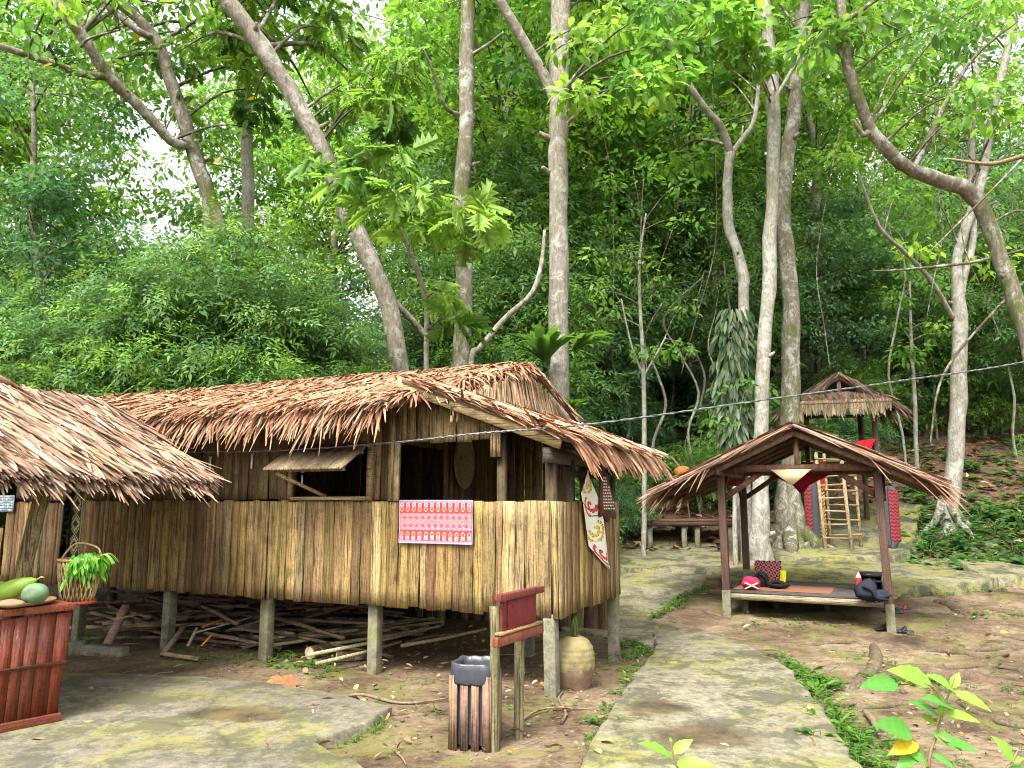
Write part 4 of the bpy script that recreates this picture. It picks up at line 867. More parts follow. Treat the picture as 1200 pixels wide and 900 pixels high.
mb = MB(); mb.beam((0, -.7, 3.05), (0, -.7, zp - .05), .08, .06, (.2, .14, .09)); tp('king_post', mb)
for s in (-1, 1):
    mb = MB(); mb.beam((0, -.76, zp - .07), (s * 1.02, -.76, zp - .07 - 1.02 * ke), .05, .08, (.17, .11, .07)); tp('rafter', mb, 'beam_x')
# ladder
def tz(px, py, yl): return TF.hit(px, py, 1, yl)
def ladder(lab, lx0, lx1, yb, yt, z1, nr, col, r=.035, skip=0):
    col = tuple(np.array(col) * .85)
    t = fthing('ladder', lab, 'ladder', TF, 'ladders up to the lookout')
    zb = -.16; z1 -= .12
    for x in (lx0, lx1):
        mb = MB(); mb.tube([(x, yb, zb), (x + random.uniform(-.015, .015), (yb + yt) / 2, z1 / 2), (x + .015, yt, z1)], r, 8, col); mb.build('rail', M['beam_z'], t, smooth=True)
    for k in range(nr):
        f_ = (k + .45) / nr; z = zb + (z1 - zb) * f_; y = yb + (yt - yb) * f_ - .02; mb = MB(); e = random.uniform(-.015, .015)
        mb.beam((lx0 - .03, y, z + e), (lx1 + .03, y, z - e), .05, .032, np.array(col) * random.uniform(.8, 1.25)); mb.build('rung', M['beam_x'], t)
    return t
b0, b1 = tz(968, 655, -1.35), tz(999, 657, -1.35)
ladder('wider wooden ladder standing in front against the lookout tower', b0.x, b1.x, -1.4, -.82, 2.02, 8, (.42, .30, .17), .036)
ladder('narrower pole ladder standing just right of and behind the wider one', b1.x - .30, b1.x + .26, -.95, -.70, 2.0, 7, (.45, .31, .16), .03)
# painted boards like tall shields
ZIG = lambda flip: (lambda u, v, i, j: (.015, .015, .017) if (u > .62) == flip and False else (.025, .025, .028))
def shield(px0, px1, py0, py1, yl, spine, lab, colA, tip):
    p0, p1 = tz((px0 + px1) / 2, py1, yl), tz((px0 + px1) / 2, py0, yl); h = p1.z - p0.z; wd = tz(px1, py0, yl).x - tz(px0, py0, yl).x
    t = thing('painted_shield', lab, 'shield', TF.w(p0.x, p0.y, p0.z), TF.a, 'painted shields at the lookout foot')
    nu, nv = 22, 96; mb = MB()
    def hw(v): return wd / 2 * min(1, .35 + v * 5.5, .45 + (1 - v) * 7)
    def colf(u, v):
        if abs(u - spine) < .17: return (.045, .047, .055)
        if abs(u - spine) < .20: return (.01, .01, .01)
        if v < .09 or v > .95: return (.06, .062, .068)
        z = (v * 17 + abs(((u * 4.6) % 1) - .5) * 1.0) % 1
        return (.015, .012, .012) if z < .36 else colA if (u < spine) == (spine > .5) or colA[1] < .1 else (.25, .02, .025)
    V = []
    for j in range(nv + 1):
        for i in range(nu + 1):
            u, v = i / nu, j / nv; V.append(((u - .5) * 2 * hw(v), -.05 * (1 - (2 * u - 1) ** 2) - .02 * (abs(u - spine) < .17), v * h))
    V2 = [(a, b_ + .03, c) for a, b_, c in V]
    cs = [colf((i + .5) / nu, (j + .5) / nv) for j in range(nv) for i in range(nu)]
    mb.add(V, [(j * (nu + 1) + i, j * (nu + 1) + i + 1, (j + 1) * (nu + 1) + i + 1, (j + 1) * (nu + 1) + i) for j in range(nv) for i in range(nu)], cs)
    mb.add(V2, [(j * (nu + 1) + i + 1, j * (nu + 1) + i, (j + 1) * (nu + 1) + i, (j + 1) * (nu + 1) + i + 1) for j in range(nv) for i in range(nu)], (.05, .05, .05))
    mb.build('shield_board', M['paint'], t)
shield(946, 970, 566, 642, -.95, .5, 'tall black shield with yellow and red zigzags left of the ladders', (.40, .26, .07), 0)
shield(1034, 1057, 570, 642, -.95, .25, 'tall black shield with red zigzags right of the ladders', (.26, .02, .028), 0)
def hang(name, lab, pts, yl, col, n=14, cat='cloth', dots=None):
    q = [tz(a, b_, yl) for a, b_ in pts]; mb = MB()
    V = []
    for j in range(n + 1):
        l, r = q[0].lerp(q[3], j / n), q[1].lerp(q[2], j / n)
        for i in range(n + 1): p = l.lerp(r, i / n); V.append((p.x - q[0].x, .02 * math.sin(i * .9 + j * .3) - .02, p.z - q[0].z))
    mb.add(V, [(j * (n + 1) + i, j * (n + 1) + i + 1, (j + 1) * (n + 1) + i + 1, (j + 1) * (n + 1) + i) for j in range(n) for i in range(n)], [dots(i, j) if dots else col for j in range(n) for i in range(n)])
    o = mb.build(name, M['cloth'], smooth=True); tag(o, lab, cat); o.matrix_world = TF.M @ Matrix.Translation(q[0])
hang('red_flag', 'bright red dotted cloth draped over the lookout rail like a pennant', [(1003, 517), (1028, 514), (1017, 530), (1008, 527)], -.75, (.72, .02, .03), 14, dots=lambda i, j: (.15, .01, .02) if (i % 4 == 1 and j % 3 == 1) else (.75, .02, .035))
hang('red_banner', 'vertical red cloth strip hanging left under the lookout floor', [(953, 540), (968, 542), (967, 574), (953, 570)], -.78, (.5, .03, .05), 14, dots=lambda i, j: (.2, .02, .03) if (i + j) % 3 == 0 else (.52, .03, .05))
# ================================================================== low table bench by the trees, hat on a stick
p = GH(800, 640); BF = Frame(P(806, 612, 16.6).x, 16.6, H(P(806, 612, 16.6).x, 16.6), -4)
bt = fthing('plank_bench', 'long low plank bench with reddish top on grey legs at the wood edge', 'bench', BF)
mb = MB(); zt_ = P(806, 608, 16.6).z - BF.o.z
for i in range(6): mb.box((0, -.45 + i * .155, zt_ - .02), (1.9, .15, .04), np.array((.20, .075, .05)) * random.uniform(.75, 1.2))
mb.build('bench_top', M['beam_x'], bt); mb = MB(); mb.beam((-.93, -.5, zt_ - .09), (.93, -.5, zt_ - .09), .04, .09, (.08, .05, .04)); mb.build('apron', M['beam_x'], bt)
for x in (-.85, -.15, .12, .8):
    for y in (-.42, .4):
        mb = MB(); mb.beam((x, y, -.4), (x, y, zt_ - .04), .1, .1); mb.build('leg', M['concrete_post'], bt)
p = P(800, 553, 16.9); ht = thing('straw_hat', 'orange straw hat propped on a leaning stick behind the bench', 'hat', p, 0)
mb = MB(); mb.blob((0, 0, 0), (.2, .16, .13), (.62, .24, .06), 14, 8, 1, .1); mb.build('hat_crown', M['weave'], ht, smooth=True)
mb = MB(); mb.lathe([(.14, -.06), (.25, -.11), (.24, -.125), (.13, -.08)], 18, C=(.58, .25, .08)); mb.build('brim', M['weave'], ht, smooth=True)
mb = MB(); e = P(787, 535, 16.9); gq = P(812, 640, 16.95); mb.tube([(e.x, e.y + .03, e.z), (p.x + .02, p.y + .05, p.z), (gq.x, gq.y, H(gq.x, gq.y) - .1)], .02, 6, (.36, .27, .16)); tag(mb.build('stick', M['stick'], smooth=True), 'thin stick standing behind the bench and holding the orange hat', 'stick')
# ================================================================== front left counter, basket, vegetables
KF = Frame(-3.21, 5.68, 0, 50)          # origin at the far right foot of the front; x runs away along the front, y to the back
ct = fthing('slatted_counter', 'red lacquered counter of upright slats at the bottom left corner', 'counter', KF)
RD = [(.21, .05, .022), (.16, .036, .017), (.24, .064, .028), (.17, .047, .026)]
mb = MB(); x = -1.5
while x < -.01:
    ww = min(random.uniform(.07, .12), -.0 - x); c = np.array(random.choice(RD)) * random.uniform(.8, 1.15); fl = .05
    for k in range(1):
        V = [];
        for (zz, off) in ((.05, 0), (.43, -.022), (.80, -.045)):
            e = random.uniform(-.004, .004); V += [(x + .003 - 0 * off, off, zz), (x + ww - .003 + e + (-off if x + ww > -.02 else 0), off, zz), (x + ww - .003 + e + (-off if x + ww > -.02 else 0), off + .018, zz), (x + .003, off + .018, zz)]
        Q = [(3, 2, 1, 0), (8, 9, 10, 11)] + [(i * 4 + j, i * 4 + (j + 1) % 4, i * 4 + 4 + (j + 1) % 4, i * 4 + 4 + j) for i in range(2) for j in range(4)]
        mb.add(V, Q, c)
    x += ww
mb.build('slat_panel', M['redwood'], ct)
mb = MB(); y = .02
while y < .62: mb.box((-.004 + .02, y + .05, .43), (.018, .092, .76), np.array(random.choice(RD)) * random.uniform(.8, 1.1)); y += .1
mb.build('slat_panel', M['redwood'], ct)
mb = MB(); mb.beam((-1.5, -.055, .84), (.06, -.055, .84), .03, .05, (.22, .055, .028)); mb.box((-.72, .28, .845), (1.56, .68, .03), (.2, .05, .025)); mb.build('counter_top', M['brownwood'], ct, bevel=.005)
mb = MB(); mb.beam((-1.5, -.018, .085), (.03, -.018, .085), .03, .06, (.19, .05, .025)); mb.build('base_rail', M['beam_x'], ct, bevel=.004)
mb = MB(); mb.beam((-1.5, -.034, .46), (.03, -.034, .46), .014, .022, (.2, .06, .03)); mb.build('mid_rail', M['beam_x'], ct)
mb = MB(); mb.box((-.75, .3, .02), (1.44, .56, .05), (.05, .04, .035)); mb.build('plinth', M['rubber'], ct)
def on_counter(px, py, z=.862): return KF.hit(px, py, 2, z)
tp_ = on_counter(14, 709); tr2 = thing('woven_tray', 'flat round woven tray carrying vegetables on the red counter', 'tray', KF.w(*tp_), 0)
mb = MB(); mb.lathe([(0, .004), (.20, .008), (.255, .03), (.27, .035), (.27, .025), (.25, .012), (.2, 0), (0, 0)], 36, C=(.30, .19, .09)); mb.build('tray_dish', M['weave'], tr2, smooth=True)
q = KF.w(*on_counter(18, 704, .885)); a = P(-12, 702, q.y); b_ = P(43, 681, q.y + .05)
mb = MB(); pts = [a.lerp(b_, t) for t in (0, .08, .25, .5, .75, .9, .97, 1.0)]; mb.tube(pts, [.02, .05, .066, .066, .05, .034, .016, .008], 18, (.22, .36, .045)); mb.tube([b_, b_ + Vector((.03, .0, .02)), b_ + Vector((.05, 0, .015))], [.007, .005, .005], 6, (.4, .45, .15))
for v_ in mb.b: v_[0][:, 2] += .01
tag(mb.build('green_gourd', M['skin'], smooth=True), 'long pale green gourd lying in the tray on the red counter', 'gourd')
q = KF.w(*on_counter(40, 708, .882)); mb = MB(); mb.blob((q.x, q.y, .952), (.085, .085, .072), (.13, .20, .11), 20, 14, 2, .04)
tag(mb.build('round_melon', M['clay'], smooth=True), 'round mottled pale green melon beside the long gourd', 'melon')
q = KF.w(*on_counter(12, 711, .88)); mb = MB(); mb.blob((q.x, q.y, .90), (.1, .06, .03), (.26, .16, .09), 14, 8, 4, .15); tag(mb.build('brown_tuber', M['clay'], smooth=True), 'flat brown tuber lying in front of the gourd in the tray', 'vegetable')
# stand and basket of greens
bp_ = P(90, 708, 6.05); zb = bp_.z
bs = thing('carrying_basket', 'tall bamboo basket with red base rim hanging under the hut eave, full of green leaves', 'basket', (bp_.x, bp_.y, zb), R(20))
mb = MB(); n = 28
for k in range(n):
    for dirn in (1, -1):
        t0 = 2 * math.pi * k / n; pts = []
        for i in range(7):
            f_ = i / 6; t = t0 + dirn * f_ * .45; r = .105 + .045 * f_ + .008 * math.sin(f_ * 3); sq = 1 / max(abs(math.cos(t)), abs(math.sin(t))) * .5 + .5
            pts.append((r * math.cos(t) * (sq if f_ < .5 else 1), r * math.sin(t) * (sq if f_ < .5 else 1), .02 + .31 * f_))
        mb.tube(pts, .006, 4, np.array((.50, .36, .16)) * random.uniform(.6, 1.15))
mb.lathe([(.1, .02), (.148, .33), (.140, .33), (.094, .03), (0, .03)], 24, C=(.16, .10, .05)); mb.build('weave', M['weave'], bs, smooth=True)
mb = MB(); mb.tube([(.155 * math.cos(k * .3927), .155 * math.sin(k * .3927), .335) for k in range(17)], .011, 6, (.42, .29, .14)); mb.build('rim', M['weave'], bs, smooth=True)
mb = MB(); mb.tube([(.125 * math.cos(k * .3927) * (1.1 if k % 4 == 2 else 1), .125 * math.sin(k * .3927), .018) for k in range(17)], .013, 6, (.45, .05, .03)); mb.build('foot_rim', M['brownwood'], bs, smooth=True)
mb = MB(); mb.tube(crom([(.14, .04, .33), (.1, .05, .42), (-.05, .05, .45), (-.14, .03, .33)]), .009, 6, (.35, .24, .12)); mb.build('handle', M['weave'], bs, smooth=True)
mb = MB(); mb.tube([(-.02, .05, .445), (-.01, .02, 1.0), (.0, .0, 1.78 - zb)], .005, 5, (.2, .15, .09)); mb.build('cord', M['weave'], bs)
lv = MB(); n = 260; t = RNG.uniform(-1.9, .9, n); rr = RNG.uniform(.08, .2, n); Pn = np.stack([rr * np.cos(t), rr * np.sin(t), .37 - (rr - .1) * RNG.uniform(0, 1.9, n)], 1)
add_leaves(lv, Pn, np.stack([np.cos(t) * .5, np.sin(t) * .5, -RNG.uniform(.3, 1.4, n)], 1), np.stack([np.cos(t), np.sin(t), np.full(n, .5)], 1) + RNG.normal(0, .4, (n, 3)), RNG.uniform(.05, .10, n), RNG.uniform(.02, .036, n), pick([(.16, .42, .04), (.22, .5, .06), (.10, .3, .03)], n), 'leaf')
for k in range(7):
    tt = random.uniform(-.5, .6); lv.tube(crom([(.1 * math.cos(tt), .1 * math.sin(tt), .33), (.2 * math.cos(tt), .2 * math.sin(tt), .37), (.27 * math.cos(tt), .27 * math.sin(tt), .3)]), .004, 4, (.3, .5, .1))
tag(lv.build('leafy_greens', M['leaf_bright']), 'bunch of bright green leaves spilling over the basket rim', 'vegetable').matrix_world = Matrix.Translation((bp_.x, bp_.y, zb)) @ Matrix.Rotation(R(20), 4, 'Z')
# ================================================================== bin, sign, jar
bx = G(556, 880); bin_ = thing('litter_bin', 'wooden slatted litter bin with grey plastic liner beside the red signboard', 'bin', (bx.x, bx.y + .13, 0), R(-14))
for sd in range(4):
    Rz = Matrix.Rotation(sd * math.pi / 2, 4, 'Z')
    for k in range(4):
        mb = MB(); x = -.11 + k * .0735; v = [Rz @ Vector(p) for p in ((x, -.135, .0), (x, -.135, .46))]; mb.beam(v[0], v[1], .05, .016, np.array((.25, .145, .105)) * random.uniform(.8, 1.2), up=Rz.to_3x3() @ Vector((0, 1, 0))); mb.build('slat', M['beam_z'], bin_)
mb = MB(); ring = []
prof = [(.114, .03), (.118, .2), (.119, .40), (.122, .425), (.146, .405), (.149, .415), (.148, .45), (.146, .49), (.144, .525), (.138, .535), (.128, .532), (.122, .50), (.116, .40), (.10, .2), (0, .15)]; n = 96; V = []
for i, (r, z) in enumerate(prof):
    for k in range(n):
        t = 2 * math.pi * k / n; sq = 1 / (abs(math.cos(t)) ** 5 + abs(math.sin(t)) ** 5) ** .2
        wv = mnoise.noise(Vector((math.cos(t) * 2.2, math.sin(t) * 2.2, 3))); wf = mnoise.noise(Vector((math.cos(t) * 14, math.sin(t) * 14, i * .35))); w2 = mnoise.noise(Vector((math.cos(t) * 5, math.sin(t) * 5, z * 14)))
        hem = (.016 * wv + .008 * w2) if 3 < i < 7 else .012 * wv if i >= 7 else 0
        q = r * sq * (1 + (.035 * wf + .03 * w2 if i > 3 else .01 * wf)); V.append((q * math.cos(t), q * math.sin(t), z + hem))
mb.add(V, [(i * n + k, i * n + (k + 1) % n, (i + 1) * n + (k + 1) % n, (i + 1) * n + k) for i in range(len(prof) - 1) for k in range(n)], (.038, .041, .052)); mb.build('liner', M['plastic'], bin_, smooth=True)
s0, s1 = Vector((-.085, 5.22, 0)), Vector((.075, 5.50, 0)); dv = (s1 - s0).normalized(); SG = Frame(s0.x, s0.y, 0, math.degrees(math.atan2(dv.y, dv.x)))
sg = fthing('signboard', 'small blank red signboard on two mossy poles behind the litter bin', 'sign', SG); L_ = (s1 - s0).length
for x, zt in ((0, .90), (L_, .80)):
    mb = MB(); zz = np.linspace(-.15, zt, 9); mb.tube([(x + random.uniform(-.005, .005), .03 + random.uniform(-.004, .004), z) for z in zz], [.034 * random.uniform(.93, 1.06) for z in zz], 12, (.17, .15, .075)); mb.build('pole', M['bark_moss'] if x < 0 else M['beam_z'], sg, smooth=True)
mb = MB(); mb.box((.265, -.022, .835), (.39, .022, .2), (.16, .018, .020)); mb.build('panel', M['brownwood'], sg, bevel=.004)
mb = MB(); mb.box((.02, -.020, .83), (.06, .02, .2), (.15, .022, .02)); mb.build('panel', M['brownwood'], sg, bevel=.003)
mb = MB(); mb.box((.235, -.03, .962), (.62, .05, .045), (.17, .035, .028)); mb.build('top_rail', M['brownwood'], sg, bevel=.004)
mb = MB(); mb.box((.215, -.03, .69), (.64, .045, .06), (.22, .06, .032)); mb.build('bottom_rail', M['brownwood'], sg, bevel=.004)
mb = MB(); mb.box((.225, -.034, .735), (.6, .045, .018), (.3, .2, .08)); mb.build('ledge', M['beam_x'], sg)
jp = G(676, 812); jr = thing('clay_jar', 'rounded earthen jar with a sprouting plant standing at the corner post', 'jar', (jp.x - .005, jp.y + .17, H(jp.x, jp.y)), 0)
mb = MB(); prof = [(0, -.03), (.12, -.03), (.14, .03), (.165, .12), (.178, .21), (.176, .28), (.160, .345), (.128, .395), (.09, .42), (.055, .43), (.04, .425), (.03, .40), (0, .395)]
pp = [];
for i in range(len(prof) - 1):
    for k in range(5):
        a, b_ = np.array(prof[i]), np.array(prof[i + 1]); r, z = a + (b_ - a) * k / 5; pp.append((r + (.0022 * math.sin(z * 330) if r > .06 else 0), z))
pp.append(prof[-1]); mb.lathe(pp, 40, C=(.34, .29, .15)); 
bl_ = mb.b[-1]; zc = bl_[0][bl_[1]].mean(1)[:, 2]; bl_[2][:] = np.where((zc + np.array([.03 * mnoise.noise(Vector(tuple(q)) * 14) for q in bl_[0][bl_[1]].mean(1)]))[:, None] < .17, np.array((.14, .095, .058)), np.array((.20, .165, .075))); mb.build('jar_body', M['clay'], jr, smooth=True)
mb = MB(); n = 7; t = RNG.uniform(0, 6.28, n)
add_leaves(mb, np.tile((0, 0, .40), (n, 1)), np.stack([np.cos(t) * .22, np.sin(t) * .22, np.ones(n)], 1), np.stack([np.cos(t), np.sin(t), np.full(n, -.1)], 1), RNG.uniform(.12, .23, n), np.full(n, .05), pick([(.06, .13, .03), (.1, .17, .05), (.16, .18, .05)], n), 'leaf'); mb.build('sprout', M['leaf'], jr)
# ================================================================== cable across the yard
cp = crom([P(150, 529, 8.45), P(300, 529, 7.75), P(445, 520, 7.0), P(560, 508, 6.3), P(700, 496, 6.6), P(900, 468, 7.4), P(1050, 447, 8.2), P(1215, 421, 9.0), P(1420, 372, 10.5)], 10)
mb = MB()
for ph in (0, math.pi):
    mb.tube([p + Vector((0, math.cos(i * 1.9 + ph), math.sin(i * 1.9 + ph))) * .0055 for i, p in enumerate(crom(cp, 3))], .006, 6, (.16, .165, .17) if ph else (.07, .075, .075))
tag(mb.build('overhead_cable', M['plastic'], smooth=True), 'grey twisted cable strung across the yard in front of the house roof', 'cable')
# ================================================================== scrap wood and poles heaped under the house
STK = []
for k in range(8):
    mb = MB(); L0 = (.55, .8, 1.1, 1.4, .7, .95, 1.7, .5)[k]; w_ = random.uniform(.035, .10); h_ = random.uniform(.018, .04)
    c = [(.14, .095, .06), (.18, .13, .09), (.10, .07, .05), (.22, .16, .10), (.12, .085, .065), (.25, .19, .12), (.15, .10, .07), (.08, .06, .045)][k]
    ns = 5; pts = [Vector((-L0 / 2 + L0 * i / ns, random.uniform(-.008, .008), random.uniform(-.006, .006))) for i in range(ns + 1)]
    for i in range(ns): mb.beam(pts[i], pts[i + 1], w_ * random.uniform(.85, 1), h_, c, w1=w_ * random.uniform(.8, 1.0))
    STK.append(mb.mesh('wood_scrap')); STK[-1].materials.append(M['stick'])
rs = random.Random(5)
for k in range(150):
    o = bpy.data.objects.new('wood_scrap', STK[k % 8]); COL.objects.link(o)
    tag(o, 'weathered scrap of board lying in the heap of wood under the plank house', 'wood scrap', 'scrap boards heaped under the house')
    if True: x = rs.uniform(-6.0, -2.75); hgt = .42 * min(1, (x * -1 - 2.4) / 1.0)
    else: x = rs.uniform(-3.6, -1.7); hgt = .2
    y = rs.uniform(.3, 2.0); hgt *= .55 + .45 * min(1, (y - .2) / .5); z = .03 + hgt * rs.random() ** .8
    o.matrix_world = HF.M @ Matrix.Translation((x, y, z)) @ Matrix.Rotation(rs.gauss(.22, .27), 4, 'Z') @ Matrix.Rotation(rs.gauss(0, .13), 4, 'Y') @ Matrix.Rotation(rs.uniform(-.3, .3), 4, 'X')
for (a, b_, rr, c, lab) in ((( 126, 755, 8.2), (148, 710, 8.5), .045, (.30, .19, .15), 'thick reddish board leaning out of the left end of the wood heap'),
    ((190, 768, 8.1), (216, 734, 8.5), .03, (.22, .15, .11), 'dark stick leaning against the wood heap beside the second post'),
    ((227, 742, 8.6), (300, 722, 8.9), .012, (.55, .55, .6), 'pale grey thin rod lying across the top of the wood heap'),
    ((237, 735, 8.5), (262, 725, 8.7), .016, (.6, .12, .03), 'short orange red stick lying on the wood heap'),
    ((236, 757, 8.2), (249, 743, 8.3), .012, (.6, .38, .03), 'short yellow stick at the foot of the wood heap'),
    ((220, 757, 8.2), (231, 736, 8.4), .016, (.42, .33, .2), 'short pale stick leaning at the front of the heap'),
    ((134, 726, 8.3), (165, 719, 8.6), .018, (.5, .38, .18), 'yellowish lath lying near the top of the heap at left'),
    ((193, 766, 8.0), (233, 772, 7.9), .03, (.36, .25, .14), 'clean short board lying on the earth before the second post')):
    A, B = P(*a), P(*b_); mb = MB(); mb.beam(A, B, rr * 1.7, rr, c); tag(mb.build('loose_stick', M['stick']), lab, 'stick')
for i, (a, b_) in enumerate((((306, 758), (400, 742)), ((312, 752), (520, 728)), ((360, 768), (500, 738)), ((370, 778), (470, 752)), ((340, 748), (510, 722)), ((330, 746), (480, 726)), ((380, 756), (515, 734)), ((470, 757), (570, 737)), ((305, 749), (420, 738)))):
    A, B = G(*a, z=.10 + .02 * (i % 3)), G(*b_, z=.16 + .02 * (i % 3))
    if B.y > 9.6: B.y = 9.6
    mb = MB(); mb.tube([A, A.lerp(B, .5) + Vector((0, 0, -.01)), B], [.019, .017, .014], 8, random.choice([(.42, .36, .2), (.5, .44, .27), (.36, .3, .17)]))
    tag(mb.build('bamboo_pole', M['stick'], smooth=True), 'pale bamboo pole lying on the earth under the house floor', 'pole', 'bamboo poles under the house')
for (px, py, L0, r, rz, lab) in ((376, 762, .34, .065, 62, 'short cut log with pale end lying between two house posts'), (412, 769, .3, .05, 20, 'whitish short log at the foot of the third house post'), (334, 741, .28, .06, 80, 'small log set deeper under the house beside the poles')):
    p = G(px, py, r * .9); mb = MB(); t = thing('log', lab, 'log', (p.x, p.y, p.z), R(rz))
    mb.tube([(-L0 / 2 + L0 * i / 5, 0, 0) for i in range(6)], [r * random.uniform(.95, 1.05) for _ in range(6)], 14, (.4, .33, .24)); mb.build('log_bark', M['bark'], t, smooth=False)
    for sx in (-1, 1):
        mb = MB(); mb.lathe([(r * .93, 0), (r * .6, .003), (0, .004)], 14, C=(.5, .38, .22)); o = mb.build('cut_end', M['clay'], t); o.rotation_euler = (0, R(90) * sx, 0); o.location = (sx * L0 / 2, 0, 0)
p = G(122, 768); mb = MB(); mb.box((0, 0, .04), (.55, .12, .12), (1, 1, 1), jit=.01); o = mb.build('kerb_block', M['concrete_post'], bevel=.015); tag(o, 'broken concrete block lying on the earth behind the red counter', 'block'); o.location = (p.x, p.y, 0); o.rotation_euler = (0, 0, R(-18))
p = G(92, 766); mb = MB(); mb.box((0, 0, .05), (.16, .13, .14), (1, 1, 1), jit=.012); o = mb.build('kerb_block', M['concrete_post'], bevel=.015); tag(o, 'small cubic concrete block beside the longer broken one', 'block'); o.location = (p.x, p.y, 0); o.rotation_euler = (0, 0, R(10))
# big curled brown leaf and fallen branches on the earth
p = G(331, 806); mb = MB(); n = 9; t = np.linspace(-2.2, 2.2, n)
add_leaves(mb, np.tile((0, 0, .015), (n, 1)), np.stack([np.sin(t), np.cos(t) * .8 - .1, np.full(n, .12)], 1), np.stack([np.zeros(n), np.full(n, -.3), np.ones(n)], 1), RNG.uniform(.11, .16, n), np.full(n, .085), pick([(.28, .10, .035), (.22, .08, .03)], n), 'leaf')
o = mb.build('fallen_leaf', M['dry']); tag(o, 'big curled orange brown leaf lying on earth before the house', 'leaf'); o.location = (p.x, p.y, .02); o.rotation_euler = (R(25), 0, R(20))
for (pl, r, lab) in (([(658, 850), (663, 838), (655, 822), (660, 813)], .010, 'crooked twig lying on mossy earth right of the sign'), ([(612, 846), (640, 833), (700, 835)], .009, 'long thin branch lying between the sign pole and path'),
    ([(400, 821), (425, 817), (470, 827), (525, 822)], .013, 'knotty branch lying left of the litter bin'), ([(460, 880), (470, 890), (476, 900)], .006, 'straight twig at the bottom edge near the pavement'), ([(1014, 838), (1024, 850), (1030, 866)], .022, 'bleached root knee by the path edge weeds'), ([(700, 702), (740, 690), (756, 688)], .02, 'old branch lying across path behind the porch'),
    ([(475, 756), (505, 748), (560, 744)], .016, 'dry branch lying in the shade under the porch floor')):
    mb = MB(); pts = [GH(*q) + Vector((0, 0, r * .7 + .01)) for q in pl]; cpz = crom(pts, 5); mb.tube(cpz, lerpl([r, r * 1.1, r * .5], len(cpz)), 6, (.2, .15, .095), wob=.15)
    tag(mb.build('fallen_branch', M['stick'], smooth=True), lab, 'branch', 'fallen branches on the ground')
